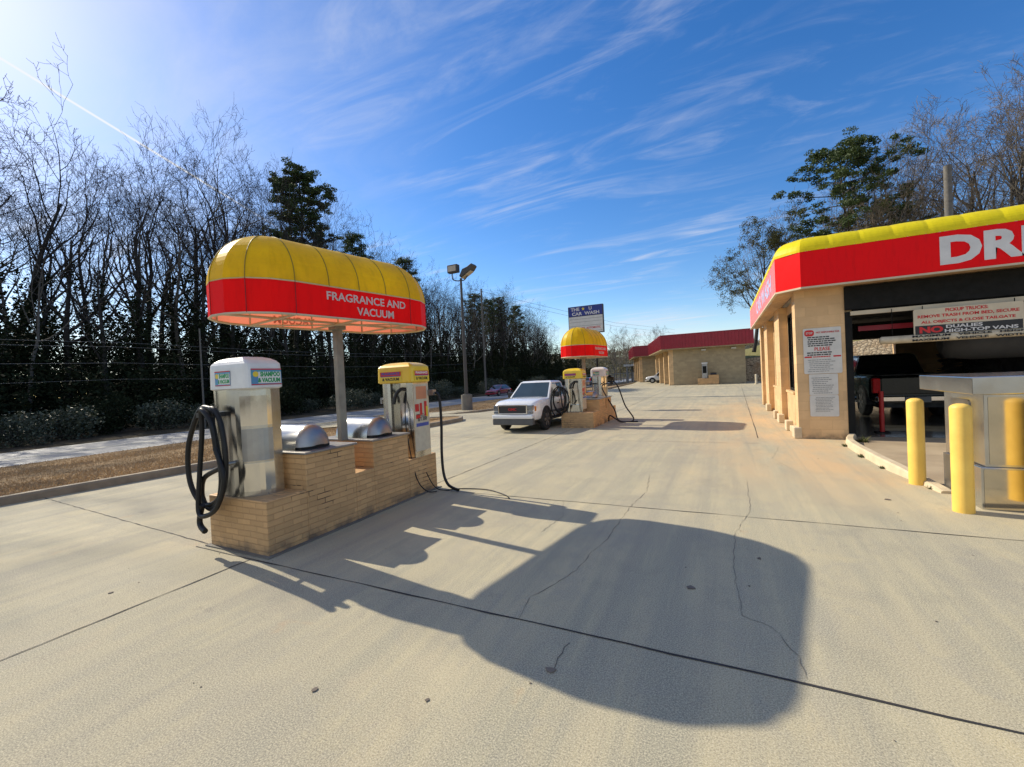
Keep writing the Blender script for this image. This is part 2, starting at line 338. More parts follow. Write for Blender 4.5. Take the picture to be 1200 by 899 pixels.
# ------------------------------------------------------------------ mesh helpers
class MB:
    def __init__(s): s.v = []; s.f = []; s.sm = []
    def add(s, vs, fs, smooth=False):
        o = len(s.v); s.v += [tuple(v) for v in vs]; s.f += [tuple(i + o for i in f) for f in fs]; s.sm += [smooth] * len(fs); return s
    def box(s, x0, x1, y0, y1, z0, z1, rot=0, piv=None):
        vs = [(x, y, z) for z in (z0, z1) for y in (y0, y1) for x in (x0, x1)]
        if rot:
            px_, py_ = piv or ((x0 + x1) / 2, (y0 + y1) / 2); c, sn = math.cos(rot), math.sin(rot)
            vs = [(px_ + (x - px_) * c - (y - py_) * sn, py_ + (x - px_) * sn + (y - py_) * c, z) for x, y, z in vs]
        return s.add(vs, [(0, 2, 3, 1), (4, 5, 7, 6), (0, 1, 5, 4), (2, 6, 7, 3), (0, 4, 6, 2), (1, 3, 7, 5)])
    def plan(s, pts, z0, z1, smooth=False):        # vertical extrusion of a plan polygon (counter-clockwise)
        n = len(pts); vs = [(x, y, z0) for x, y in pts] + [(x, y, z1) for x, y in pts]
        s.add(vs, [(i, (i + 1) % n, n + (i + 1) % n, n + i) for i in range(n)], smooth)
        s.add(vs, [tuple(reversed(range(n))), tuple(range(n, 2 * n))]); return s
    def prism(s, pts, a, b, axis='y'):              # side outline (u, z) extruded along an axis
        n = len(pts)
        def P(u, w_, q): return (u, q, w_) if axis == 'y' else (q, u, w_)
        vs = [P(u, w_, a) for u, w_ in pts] + [P(u, w_, b) for u, w_ in pts]
        return s.add(vs, [(i, (i + 1) % n, n + (i + 1) % n, n + i) for i in range(n)] + [tuple(reversed(range(n))), tuple(range(n, 2 * n))])
    def loft(s, rings, cap=True, smooth=True, closed=True):
        n = len(rings[0]); vs = [p for r in rings for p in r]; fs = []
        for k in range(len(rings) - 1):
            for i in range(n if closed else n - 1):
                j = (i + 1) % n; fs.append((k * n + i, k * n + j, (k + 1) * n + j, (k + 1) * n + i))
        s.add(vs, fs, smooth)
        if cap: s.add(rings[0], [tuple(reversed(range(n)))]); s.add(rings[-1], [tuple(range(n))])
        return s
    def tube(s, path, r, n=8, cap=True):
        path = [Vector(p) for p in path]; rs = r if isinstance(r, (list, tuple)) else [r] * len(path)
        rings = []; up = None
        for i, p in enumerate(path):
            d = (path[min(i + 1, len(path) - 1)] - path[max(i - 1, 0)]).normalized()
            if up is None: up = d.orthogonal().normalized()
            up = (up - d * up.dot(d)); up = up.normalized() if up.length > 1e-5 else d.orthogonal().normalized()
            w_ = d.cross(up)
            rings.append([tuple(p + (up * math.cos(2 * math.pi * k / n) + w_ * math.sin(2 * math.pi * k / n)) * rs[i]) for k in range(n)])
        return s.loft(rings, cap, True)
    def cyl(s, c, r, z0, z1, n=24, dome=0):
        rings = [[(c[0] + math.cos(2 * math.pi * k / n) * r, c[1] + math.sin(2 * math.pi * k / n) * r, z) for k in range(n)] for z in (z0, z1)]
        for j in range(1, 5) if dome else ():
            a = j / 5 * math.pi / 2; rr = r * math.cos(a)
            rings.append([(c[0] + math.cos(2 * math.pi * k / n) * rr, c[1] + math.sin(2 * math.pi * k / n) * rr, z1 + dome * math.sin(a)) for k in range(n)])
        return s.loft(rings)
    def disc_x(s, c, r, x0, x1, n=24):              # wheel-like cylinder with its axis on y: c=(x,z), between y=x0..x1
        rings = [[(c[0] + math.cos(2 * math.pi * k / n) * r, y, c[1] + math.sin(2 * math.pi * k / n) * r) for k in range(n)] for y in (x0, x1)]
        return s.loft(rings)
    def strip(s, pts, w_, z):
        vs = []; fs = []
        for i, p in enumerate(pts):
            a = Vector(pts[max(i - 1, 0)][:2]); b = Vector(pts[min(i + 1, len(pts) - 1)][:2]); d = (b - a).normalized(); nrm = Vector((-d.y, d.x))
            ww = w_[i] if isinstance(w_, list) else w_
            zi = p[2] if len(p) > 2 else z
            vs += [(p[0] + nrm.x * ww / 2, p[1] + nrm.y * ww / 2, zi), (p[0] - nrm.x * ww / 2, p[1] - nrm.y * ww / 2, zi)]
        for i in range(len(pts) - 1): fs.append((2 * i, 2 * i + 1, 2 * i + 3, 2 * i + 2))
        return s.add(vs, fs)
    def build(s, name, mat, parent=None, world=True, bevel=0, loc=None):
        o3 = Vector((0, 0, 0))
        if parent is not None and world: 
            o3 = Vector(parent.location)
            if parent.parent is not None: o3 = o3 + Vector(parent.parent.location)
        if loc: o3 = Vector(loc)
        me = bpy.data.meshes.new(name)
        me.from_pydata([(v[0] - o3.x, v[1] - o3.y, v[2] - o3.z) for v in s.v], [], s.f); me.update()
        me.polygons.foreach_set('use_smooth', s.sm)
        uvl = me.uv_layers.new(name='UVMap'); data = []
        if len(me.loops) < 60000:
            for p in me.polygons:
                n = p.normal; ax = abs(n.x); ay = abs(n.y); az = abs(n.z)
                for li in p.loop_indices:
                    v = me.vertices[me.loops[li].vertex_index].co; X, Y, Z = v.x + o3.x, v.y + o3.y, v.z + o3.z
                    data += ([X, Y] if az >= ax and az >= ay else ([Y, Z] if ax >= ay else [X, Z]))
            uvl.data.foreach_set('uv', data)
        me.materials.append(MATS[mat])
        o = bpy.data.objects.new(name, me); COL.objects.link(o)
        if parent is not None: o.parent = parent
        elif loc: o.location = loc
        if bevel:
            b = o.modifiers.new('bevel', 'BEVEL'); b.width = bevel; b.segments = 2; b.limit_method = 'ANGLE'; b.angle_limit = R_(40); b.harden_normals = False
        return o
def tag(o, label=None, cat=None, group=None, kind=None):
    if label: o['label'] = label
    if cat: o['category'] = cat
    if group: o['group'] = group
    if kind: o['kind'] = kind
    return o
def empty(name, loc, label=None, cat=None, group=None, rz=0):
    o = bpy.data.objects.new(name, None); COL.objects.link(o); o.location = loc; o.rotation_euler = (0, 0, rz); o.empty_display_size = .2
    return tag(o, label, cat, group)
def struct(name, mb, mat, bevel=0): return tag(mb.build(name, mat, None, bevel=bevel), kind='structure')
def text_mesh(body, w=None, h=None, bold=.012, ext=.01, spacing=1.0):
    cu = bpy.data.curves.new('t', 'FONT'); cu.body = body; cu.size = 1; cu.extrude = ext; cu.offset = bold; cu.align_x = 'CENTER'; cu.align_y = 'CENTER'
    cu.space_character = spacing; cu.resolution_u = 3
    ob = bpy.data.objects.new('t', cu); COL.objects.link(ob); bpy.context.view_layer.update()
    dg = bpy.context.evaluated_depsgraph_get(); me = ob.evaluated_get(dg).to_mesh()
    vs = [tuple(v.co) for v in me.vertices]; fs = [tuple(p.vertices) for p in me.polygons]
    ob.evaluated_get(dg).to_mesh_clear(); bpy.data.objects.remove(ob); bpy.data.curves.remove(cu)
    xs = [v[0] for v in vs]; ys = [v[1] for v in vs]
    W0, H0 = max(xs) - min(xs), max(ys) - min(ys); mxx, myy = (max(xs) + min(xs)) / 2, (max(ys) + min(ys)) / 2
    sx = w / W0 if w else h / H0; sy = h / H0 if h else w / W0
    return [((x - mxx) * sx, (y - myy) * sy, z) for x, y, z in vs], fs
def add_text(mb, body, c, right, up, w=None, h=None, depth=.004, bold=.012, shear=0):
    vs, fs = text_mesh(body, w, h, bold, .01)
    r = Vector(right).normalized(); u = Vector(up).normalized(); n = r.cross(u); c = Vector(c)
    mb.add([tuple(c + r * (x + y * shear) + u * y + n * ((z / .01 + 1) * .5 * depth)) for x, y, z in vs], fs); return mb
def rect(mb, c, right, up, w, h, depth=.003, rad=0):
    r = Vector(right).normalized(); u = Vector(up).normalized(); n = r.cross(u); c = Vector(c)
    if rad:
        pts = []
        for qx, qy, a0 in ((1, 1, 0), (-1, 1, 90), (-1, -1, 180), (1, -1, 270)):
            for k in range(5):
                a = R_(a0 + k * 22.5); pts.append((qx * (w / 2 - rad) + math.cos(a) * rad, qy * (h / 2 - rad) + math.sin(a) * rad))
    else: pts = [(-w / 2, -h / 2), (w / 2, -h / 2), (w / 2, h / 2), (-w / 2, h / 2)]
    n_ = len(pts)
    vs = [tuple(c + r * x + u * y) for x, y in pts] + [tuple(c + r * x + u * y + n * depth) for x, y in pts]
    return mb.add(vs, [(i, (i + 1) % n_, n_ + (i + 1) % n_, n_ + i) for i in range(n_)] + [tuple(reversed(range(n_))), tuple(range(n_, 2 * n_))])
def bars(mb, c, right, up, w, h, rows, seed, thick=.45):   # printed lines too small to read
    q = random.Random(seed); r = Vector(right).normalized(); u = Vector(up).normalized(); c = Vector(c)
    for k in range(rows):
        y = h / 2 - (k + .5) * h / rows; x = -w / 2 + q.uniform(0, .08) * w; xe = w / 2 - q.uniform(0, .3) * w
        while x < xe:
            ww = q.uniform(.05, .14) * w
            if x + ww > xe: break
            rect(mb, c + r * (x + ww / 2) + u * y, r, u, ww, h / rows * thick, .0015); x += ww + .02 * w
    return mb

# ------------------------------------------------------------------ ground
KERB = [(-11.0, -30), (-10.5, -3), (-10.15, 2.5), (-9.85, 5), (-9.65, 8), (-9.5, 11), (-9.3, 13.2), (-9.3, 14.2), (-9.7, 14.9), (-10.8, 15.3), (-13, 15.6), (-21.8, 15.8)]
KERB2 = [(-21.8, 17.4), (-13.2, 17.3), (-11.7, 17.5), (-10.9, 18.2), (-10.5, 19.6), (-10.3, 26), (-10.6, 40), (-11.8, 58), (-14, 84)]
struct('ground', MB().box(-2600, 2600, -2600, 2600, -1.4, -.75), 'leaf_litter')
lot = MB().plan([(-11.6, -32), (42, -32), (42, 86), (-14.3, 86), (-11.2, 60), (-10.1, 40), (-10.0, 26), (-10.2, 19.6), (-9.7, 15), (-9.3, 13), (-9.5, 10), (-9.9, 5), (-10.5, -3)], -.6, 0)
struct('parking_lot', lot, 'concrete_pavement')
struct('driveway', MB().add([(-11.2, 13.5, -.012), (-9.6, 13.5, -.006), (-9.6, 19.8, -.006), (-11.4, 19.8, -.012), (-22.6, 13.5, -.64), (-22.6, 19.8, -.64), (-13, 13.5, -.02), (-13, 19.8, -.02)],
    [(6, 0, 3, 7), (0, 1, 2, 3), (4, 6, 7, 5)]), 'concrete_pavement')
# verge slopes from the kerb down to the road
def zv(x): return .10 + (x + 10) * (.72 / 12.2)
def verge(name, kp, y_end0, y_end1):
    mb = MB(); vs = []; fs = []; n = len(kp); NX = 9
    for (x, y) in kp:
        for k in range(NX): 
            xx = x + (-22.2 - x) * k / (NX - 1)
            vs.append((xx, y, zv(xx) + (.02 * math.sin(xx * 1.3 + y * .4) if 0 < k < NX - 1 else 0)))
    for i in range(n - 1):
        for k in range(NX - 1): fs.append((i * NX + k, i * NX + NX + k, i * NX + NX + k + 1, i * NX + k + 1))
    return struct(name, mb.add(vs, fs, True), 'dormant_turf')
def fine(kp, sub=6):
    o = []
    for a, b in zip(kp[:-1], kp[1:]):
        for k in range(sub): o.append((a[0] + (b[0] - a[0]) * k / sub, a[1] + (b[1] - a[1]) * k / sub))
    return o + [kp[-1]]
v1 = fine([p for p in KERB if p[1] < 15.25]) ; verge('verge', v1 + [(-12.5, 15.5), (-21.9, 15.7)], 0, 0)
v2 = fine([p for p in KERB2 if p[0] > -13]); verge('verge', [(-21.9, 17.5), (-12.6, 17.45)] + v2, 0, 0)
def kerb(name, pts, mat, hgt=.14, w_=.16, base=None):
    rings = []
    for i, p in enumerate(pts):
        a = Vector(pts[max(i - 1, 0)]); b = Vector(pts[min(i + 1, len(pts) - 1)]); d = (b - a).normalized(); nr = Vector((d.y, -d.x))
        zb = base(p[0]) if base else 0
        q = lambda o, z: (p[0] + nr.x * o, p[1] + nr.y * o, zb + z)
        rings.append([q(w_ / 2, -.1), q(w_ / 2 - .015, hgt - .03), q(w_ / 2 - .035, hgt), q(-w_ / 2, hgt), q(-w_ / 2, -.1)])
    return struct(name, MB().loft(rings, True, False), mat)
zb = lambda x: min(0, zv(x) - .1)
kerb('kerb', fine(KERB, 3), 'verge_kerb_concrete', base=zb); kerb('kerb', fine(KERB2, 3), 'verge_kerb_concrete', base=zb)
struct('road', MB().box(-28.6, -22.0, -60, 420, -.76, -.65), 'asphalt_road')
mk = MB()
for x in (-25.36, -25.14): mk.box(x - .05, x + .05, -60, 400, -.649, -.646)
for x in (-22.3, -28.3): mk.box(x - .05, x + .05, -60, 400, -.649, -.646)
pbr('road_paint', (.62, .58, .42), .6, 0, (.40, .38, .3), 3)
struct('road_markings', mk, 'road_paint')
# joints and cracks
def wob(p0, p1, n, amp, seed):
    q = random.Random(seed); o = []
    for k in range(n + 1):
        t = k / n; d = Vector(p1) - Vector(p0); nr = Vector((-d.y, d.x)).normalized(); a = q.uniform(-amp, amp)
        o.append((p0[0] + d.x * t + nr.x * a, p0[1] + d.y * t + nr.y * a))
    return o
jn = MB(); jl = [((-5.0, 2.53), (9, 2.53), .012), ((-3.9, 5.18), (9, 5.19), .010), ((-4.08, -8), (-4.08, 2.52), .012), ((-10.7, 2.95), (-4.9, 2.62), .012),
      ((-10.3, 10.2), (.62, 10.2), .012), ((-4.1, 5.4), (-4.1, 12.6), .012), ((.63, 11.0), (1.25, 40), .014), ((-9.8, 15.5), (.8, 15.5), .016), ((-4.0, 15.4), (-4.4, 60), .016),
      ((-9.9, 21), (1, 21), .02), ((-10, 26.5), (1.2, 26.2), .03), ((-10.2, 33), (12, 33), .025), ((-10.5, 41), (12, 41), .03), ((2.0, -8), (2.0, 2.5), .012), ((-10.3, -2.5), (9, -2.5), .012)]
for i, (a, b, w_) in enumerate(jl): 
    pts = wob(a, b, 60, .006, i); q = random.Random(50 + i)
    jn.strip(pts, [w_ * q.uniform(.35, 1.45) for _ in pts], .004)
struct('pavement_joints', jn, 'joint_sealant')
cks = [[(-1.29, 2.54), (-1.32, 2.83), (-1.23, 3.08), (-1.14, 3.36), (-1.13, 3.69), (-1.07, 4.1), (-1.06, 4.79), (-1.06, 5.15), (-.98, 5.9), (-1.1, 7.0)],
       [(.23, 6.76), (.21, 5.44), (.04, 4.64), (.01, 3.83), (.05, 3.09), (.21, 3.02), (.31, 2.76), (.33, 2.52)], [(-.89, 2.16), (-.9, 2.31), (-.89, 2.47)],
       [(-1.9, 5.2), (-1.7, 4.6), (-1.75, 4.0)], [(-7, 5.6), (-6.2, 6.0), (-5.6, 6.7), (-5.2, 7.9)], [(-2.5, 9.9), (-1.6, 9.4), (-.6, 9.3), (.4, 8.6)], [(-3, 18), (-2, 16.9), (-1.2, 17.2), (.2, 16.4)],
       [(.9, 9.8), (.7, 8.6), (.95, 7.4)]]
hc = MB(); ck = MB()
for i, c in enumerate(cks):
    q = random.Random(90 + i); pts = []
    for a, b in zip(c[:-1], c[1:]): pts += wob(a, b, max(3, int(math.dist(a, b) / .06)), .009, q.random())[:-1]
    (ck if i in (0, 2) else hc).strip(pts, [q.uniform(.001, .0055) for _ in pts], .003)
struct('pavement_crack', ck, 'crack_dirt'); struct('pavement_hairline_crack', hc, 'hairline_dirt')
# litter and pebbles on the slab: one loose scatter
lt = MB(); q = random.Random(5)
for (x, y, s) in [(1.63, 6.28, .035), (-.27, 3.36, .03), (.21, 4.08, .02), (-1.4, 1.71, .012), (-4.56, 1.67, .018), (-.9, 2.15, .03), (-2.0, 1.54, .02)] + [(q.uniform(-9, 2), 1.3 + 12 * q.random() ** 1.6, q.uniform(.003, .009)) for _ in range(70)]:
    n = 6; a0 = q.random() * 6
    pt = [(x + math.cos(a0 + k * 1.047) * s * q.uniform(.4, 1.3), y + math.sin(a0 + k * 1.047) * s * q.uniform(.4, 1.3)) for k in range(n)]
    lt.plan(pt, .002, .003 + s * .15)
pbr('litter_bits', (.06, .05, .045), .9, 0, (.25, .2, .15), 1.5)
tag(lt.build('gravel', 'litter_bits'), kind='stuff', label='small dark pebbles and leaf scraps scattered on the concrete', cat='gravel')

# ------------------------------------------------------------------ drive-through wash building (right)
bld = empty('car_wash_building', (5.2, 15.8, 0), 'tan car wash building with red fascia, yellow rounded awning edge and a drive-through tunnel', 'building')
XL, XR, YF, YB, ZT = 1.41, 10.4, 11.03, 21.0, 3.16
w_ = MB()
w_.box(XL, 2.27, YF, YF + .32, 0, ZT)                                   # front corner pier
w_.box(7.45, XR, YF, YF + .3, 0, ZT)                                    # front right
w_.box(2.27, 7.45, YF + .05, YF + .3, 2.62, ZT)                         # over the door
for (y0, y1) in ((YF + .32, 11.45), (14.0, 15.2), (17.7, 18.9), (20.4, YB)): w_.box(XL + .001, XL + .30, y0, y1, 0, ZT)
w_.box(XL + .20, XL + .45, 11.45, 20.4, 0, .88)
w_.box(XL + .20, XL + .45, 11.45, 20.4, 2.92, ZT)
for (y0, y1) in ((11.45, 12.6), (13.85, 15.7), (17.35, 18.95), (20.2, 20.4)): w_.box(XL + .20, XL + .45, y0, y1, .88, 2.92)
w_.box(XR - .3, XR, YF + .3, YB, 0, ZT)
w_.box(XL + .3, 3.0, YB - .3, YB - .002, 0, ZT); w_.box(5.75, XR - .3, YB - .3, YB - .002, 0, ZT); w_.box(3.0, 5.75, YB - .3, YB - .004, 2.45, ZT)
w_.build('wall', 'painted_block_wall', bld)
for (y0, y1) in ((12.55, 13.95), (15.6, 17.4), (18.95, 20.3)): MB().box(XL + .13, XL + .199, y0, y1, 0, .86).box(XL + .10, XL + .199, y0, y1, .86, .92).build('sill_wall', 'painted_block_wall', bld, bevel=.006)
for (y0, y1) in ((11.0, 11.35), (12.3, 12.6), (13.9, 14.3), (15.0, 15.3), (17.6, 18.0)): MB().box(XL - .10, XL + .05, y0, y1, 0, .24).build('wall_footing', 'beige_kerb', bld, bevel=.02)
MB().box(XL - .03, XL + .19, 11.46, 12.3, 0, .14).build('wall_footing', 'beige_kerb', bld, bevel=.02)
for (y0, y1) in ((12.6, 13.85), (15.7, 17.35), (18.95, 20.2)):
    fr = MB(); x = XL + .19
    for a, b, c, d in ((y0, y0 + .06, .92, 2.92), (y1 - .06, y1, .92, 2.92), (y0 + .06, y1 - .06, 2.86, 2.92), (y0 + .06, y1 - .06, .92, .99), ((y0 + y1) / 2 - .03, (y0 + y1) / 2 + .03, .99, 2.86)):
        fr.box(x, x + .08, a, b, c, d)
    f = fr.build('window', 'dark_metal', bld); MB().box(x + .03, x + .045, y0 + .06, y1 - .06, .99, 2.86).build('pane', 'tinted_pane', f)
MB().box(XL + .1, XR - .1, YF + .1, YB - .1, ZT + .002, 3.5).build('roof', 'roof_membrane', bld)
# fascia band with chamfered corner, awning edge above it
def fascia_path(o): return [(1.07 - o, 20.6 + o), (1.07 - o, 10.98 - o * .4), (1.48 - o * .4, 10.6 - o), (11.0, 10.6 - o)]
def band(name, z0, z1, mat, o=0, th=.05):
    a = fascia_path(o); b = fascia_path(o - th)
    mb = MB(); vs = [(x, y, z) for x, y in a for z in (z0, z1)] + [(x, y, z) for x, y in b for z in (z0, z1)]
    n = len(a); fs = []
    for i in range(n - 1):
        fs += [(2 * i, 2 * i + 2, 2 * i + 3, 2 * i + 1), (2 * n + 2 * i, 2 * n + 2 * i + 1, 2 * n + 2 * i + 3, 2 * n + 2 * i + 2),
               (2 * i, 2 * n + 2 * i, 2 * n + 2 * i + 2, 2 * i + 2), (2 * i + 1, 2 * i + 3, 2 * n + 2 * i + 3, 2 * n + 2 * i + 1)]
    return mb.add(vs, fs).build(name, mat, bld)
def fascia_piece(i0, i1, z0, z1, mat, name):
    a = fascia_path(0)[i0:i1 + 1]; b = fascia_path(-.05)[i0:i1 + 1]; n = len(a)
    vs = [(x, y, z) for x, y in a for z in (z0, z1)] + [(x, y, z) for x, y in b for z in (z0, z1)]; fs = []
    for i in range(n - 1): fs += [(2 * i, 2 * i + 2, 2 * i + 3, 2 * i + 1), (2 * n + 2 * i, 2 * n + 2 * i + 1, 2 * n + 2 * i + 3, 2 * n + 2 * i + 2), (2 * i, 2 * n + 2 * i, 2 * n + 2 * i + 2, 2 * i + 2), (2 * i + 1, 2 * i + 3, 2 * n + 2 * i + 3, 2 * n + 2 * i + 1)]
    return MB().add(vs, fs).build(name, mat, bld)
fascia_piece(1, 3, 3.17, 3.885, 'red_fascia_vinyl', 'fascia'); fascia_piece(0, 1, 3.17, 3.885, 'glare_red_vinyl', 'fascia')
band('fascia_trim', 3.135, 3.17, 'pale_trim', .012, .05)
aw = MB(); aps = fascia_path(0)
NP = 22; seg = [aps[0]] ; 
pp = []
for (a, b), n in zip(zip(aps[:-1], aps[1:]), (18, 1, 19)):
    for k in range(n): pp.append((a[0] + (b[0] - a[0]) * k / n, a[1] + (b[1] - a[1]) * k / n))
pp.append(aps[-1])
rings = []; mids = []
def awn_ring(p, nx, ny, puff):
    r = []
    for k in range(11):
        a = k / 10 * math.pi / 2; d = .34 * (1 - math.cos(a)); z = 3.885 + .33 * math.sin(a) * (1 + puff * .2)
        r.append((p[0] + nx * (d - puff * .13), p[1] + ny * (d - puff * .13), z))
    return r
for i, p in enumerate(pp):
    a = Vector(pp[max(i - 1, 0)]); b = Vector(pp[min(i + 1, len(pp) - 1)]); d = (b - a).normalized(); nr = Vector((-d.y, d.x))
    rings.append(awn_ring(p, nr.x, nr.y, 0))
    if i < len(pp) - 1:
        d = (Vector(pp[i + 1]) - Vector(p)).normalized()
        for tt, pf in ((.12, .06), (.3, .10), (.5, .115), (.7, .10), (.88, .06)):
            m = (p[0] + (pp[i + 1][0] - p[0]) * tt, p[1] + (pp[i + 1][1] - p[1]) * tt); rings.append(awn_ring(m, -d.y, d.x, pf))
aw.loft(rings, False, False, closed=False).build('awning_edge', 'bright_yellow_vinyl', bld)
MB().add([(1.12, 20.6, 3.150), (1.12, 11.0, 3.150), (1.5, 10.64, 3.150), (11, 10.64, 3.150), (11, 11.08, 3.150), (1.45, 11.08, 3.150), (1.45, 20.6, 3.150)], [(0, 1, 2, 5, 6), (2, 3, 4, 5)]).build('soffit', 'soffit_panel', bld)
lm_ = MB(); add_text(lm_, 'DRIVE THRU', (5.80, 10.60, 3.535), (1, 0, 0), (0, 0, 1), w=4.36, h=.52, depth=.006, bold=.045); lm_.build('lettering', 'white_letter', bld)
lm_ = MB(); add_text(lm_, 'CAR WASH', (1.07, 14.3, 3.52), (0, -1, 0), (0, 0, 1), w=5.0, h=.42, depth=.006, bold=.03); lm_.build('lettering', 'pale_blue_letter', bld)
# door opening
for x in (2.27, 7.33): MB().box(x, x + .12, YF - .01, YF + .28, 0, 2.62).build('door_jamb', 'dark_metal', bld)
MB().box(2.27, 7.45, YF - .04, YF + .04, 2.66, 3.13).build('door_housing', 'dark_metal', bld)
MB().box(2.36, 7.40, YF - .06, YF + .0, 2.54, 2.62).build('door_bottom_rail', 'pale_trim', bld)
MB().box(2.4, 7.33, YF + .02, YF + .05, 2.62, 2.66).build('door_slat', 'dark_metal', bld)
# tunnel interior
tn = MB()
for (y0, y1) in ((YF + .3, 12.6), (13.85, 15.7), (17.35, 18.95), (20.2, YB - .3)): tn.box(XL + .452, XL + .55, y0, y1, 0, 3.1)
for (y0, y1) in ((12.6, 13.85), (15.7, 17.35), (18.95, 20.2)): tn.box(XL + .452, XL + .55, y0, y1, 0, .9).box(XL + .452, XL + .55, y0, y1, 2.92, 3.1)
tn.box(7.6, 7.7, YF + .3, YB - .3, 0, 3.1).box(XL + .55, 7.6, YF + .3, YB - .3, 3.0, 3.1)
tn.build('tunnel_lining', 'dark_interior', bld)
struct('tunnel_floor', MB().box(1.97, 7.6, YF + .35, YB + 1.5, .004, .012), 'wet_floor')
MB().box(2.5, 7.6, 14.4, 14.7, 2.2, 2.6).build('wash_arch', 'dark_metal', bld); MB().box(2.5, 7.6, 18.8, 19.1, 2.35, 2.7).build('wash_arch', 'dark_metal', bld)
for x in (2.5, 7.3): MB().box(x, x + .3, 13.6, 13.9, 0, 3).build('arch_post', 'dark_metal', bld)
MB().box(2.6, 7.4, YF + .5, YF + .56, 2.24, 2.34).build('cross_rail', 'maroon_metal', bld)
br_ = empty('wash_brush', (5.9, 15.8, .3), 'dark vertical wash brush roller standing inside the tunnel', 'wash brush')
q = random.Random(3); m = MB().cyl((5.9, 15.8), .12, .2, 2.9, 12); m.build('core', 'dark_metal', br_)
m = MB()
for k in range(1500):
    a = q.random() * 6.283; z = q.uniform(.35, 2.2); r = q.uniform(.45, .62); da = .12
    m.add([(5.9 + math.cos(a) * .1, 15.8 + math.sin(a) * .1, z), (5.9 + math.cos(a) * r, 15.8 + math.sin(a) * r, z - .08), (5.9 + math.cos(a + da) * r, 15.8 + math.sin(a + da) * r, z - .05)], [(0, 1, 2)])
m.build('bristles', 'grey_cladding', br_)
# grey hanging curtain drum seen above the truck
dr = MB(); dr.loft([[(x, 13.2 + math.cos(a) * r_, 1.9 + math.sin(a) * r_ * .9) for a in [k * math.pi / 10 for k in range(20)]] for x, r_ in ((4.45, .18), (4.55, .36), (5.0, .42), (7.2, .42))])
t_ = dr.build('dryer_drum', 'grey_cladding', None, loc=(5.8, 13.2, 1.9)); tag(t_, 'grey rounded drum hanging under the tunnel roof behind the height bar', 'dryer')

# signs on and in the tunnel front
sg = empty('notice_board', (1.87, 11.02, 1.4), 'upper white notice board with red stop badge on the corner pier', 'sign')
fx, up_ = (1, 0, 0), (0, 0, 1); cx_ = 1.87
rect(MB(), (cx_, YF - .004, 1.86), fx, up_, .66, .96, .012, .03).build('panel', 'sign_white', sg)
yb = YF - .018
m = MB(); rect(m, (cx_ - .22, yb, 2.24), fx, up_, .17, .13, .002, .05); add_text(m, 'NOT RESPONSIBLE FOR', (cx_ + .10, yb, 2.245), fx, up_, w=.40, h=.035, depth=.002, bold=.02)
add_text(m, 'PLEASE', (cx_, yb, 1.90), fx, up_, w=.27, h=.075, depth=.002)
rect(m, (cx_ - .25, yb, 1.735), fx, up_, .13, .03, .002); rect(m, (cx_ + .25, yb, 1.735), fx, up_, .13, .03, .002); bars(m, (cx_, yb, 1.735), fx, up_, .34, .035, 1, 4, .6)
m.build('red_print', 'sign_red', sg)
m = MB(); add_text(m, 'STOP', (cx_ - .22, yb - .003, 2.24), fx, up_, w=.12, h=.045, depth=.002, bold=.02); m.build('badge_lettering', 'sign_white', sg)
m = MB(); bars(m, (cx_, yb, 2.06), fx, up_, .56, .22, 5, 11, .55); bars(m, (cx_, yb, 1.80), fx, up_, .58, .09, 2, 12, .55); m.build('print', 'sign_print', sg)
m = MB(); bars(m, (cx_, yb, 1.55), fx, up_, .54, .28, 7, 13, .32); m.build('small_print', 'sign_grey_print', sg)
sg = empty('notice_board', (1.87, 11.02, .9), 'lower white notice board of small grey print below the red stop notice', 'sign')
rect(MB(), (cx_, YF - .004, 1.15), fx, up_, .50, .44, .010, .02).build('panel', 'sign_white', sg); rect(MB(), (cx_, YF - .004, .70), fx, up_, .50, .45, .010, .03).build('panel', 'sign_white', sg)
m = MB(); bars(m, (cx_, yb + .002, 1.13), fx, up_, .42, .36, 9, 14, .35); bars(m, (cx_ + .02, yb + .002, .73), fx, up_, .38, .32, 10, 15, .32); m.build('small_print', 'sign_grey_print', sg)

sy = YF - .12
sg = empty('warning_sign', (4.06, sy, 2.3), 'cream and black warning sign about pickup trucks and vans hanging in the tunnel mouth', 'sign')
rect(MB(), (4.06, sy, 2.29), fx, up_, 1.50, .49, .02, .03).build('panel', 'sign_cream', sg)
rect(MB(), (4.06, sy - .021, 2.135), fx, up_, 1.46, .165, .002).build('lower_band', 'sign_black', sg)
m = MB(); add_text(m, 'PICKUP TRUCKS:', (4.06, sy - .021, 2.485), fx, up_, w=.58, h=.062, depth=.002, bold=.03)
add_text(m, 'REMOVE TRASH FROM BED, SECURE', (4.06, sy - .021, 2.385), fx, up_, w=1.38, h=.066, depth=.002, bold=.03)
add_text(m, 'ALL OBJECTS & CLOSE TAILGATE', (4.06, sy - .021, 2.275), fx, up_, w=1.28, h=.066, depth=.002, bold=.03)
add_text(m, 'NO', (3.56, sy - .024, 2.135), fx, up_, w=.34, h=.125, depth=.002, bold=.05); m.build('red_lettering', 'sign_red', sg)
m = MB(); add_text(m, 'DUALIES', (4.02, sy - .024, 2.175), fx, up_, w=.50, h=.062, depth=.002, bold=.03); add_text(m, 'HIGH-TOP VANS', (4.24, sy - .024, 2.095), fx, up_, w=.98, h=.062, depth=.002, bold=.03)
m.build('white_lettering', 'white_letter', sg)
MB().tube([(3.45, sy, 2.53), (3.45, sy, 2.6)], .008).tube([(4.7, sy, 2.53), (4.7, sy, 2.6)], .008).build('hanger', 'dark_metal', sg)
cb = empty('height_bar', (5.0, sy + .02, 2.0), 'cream clearance pipe with black height and width wording under the warning sign', 'height bar')
zc = 1.985
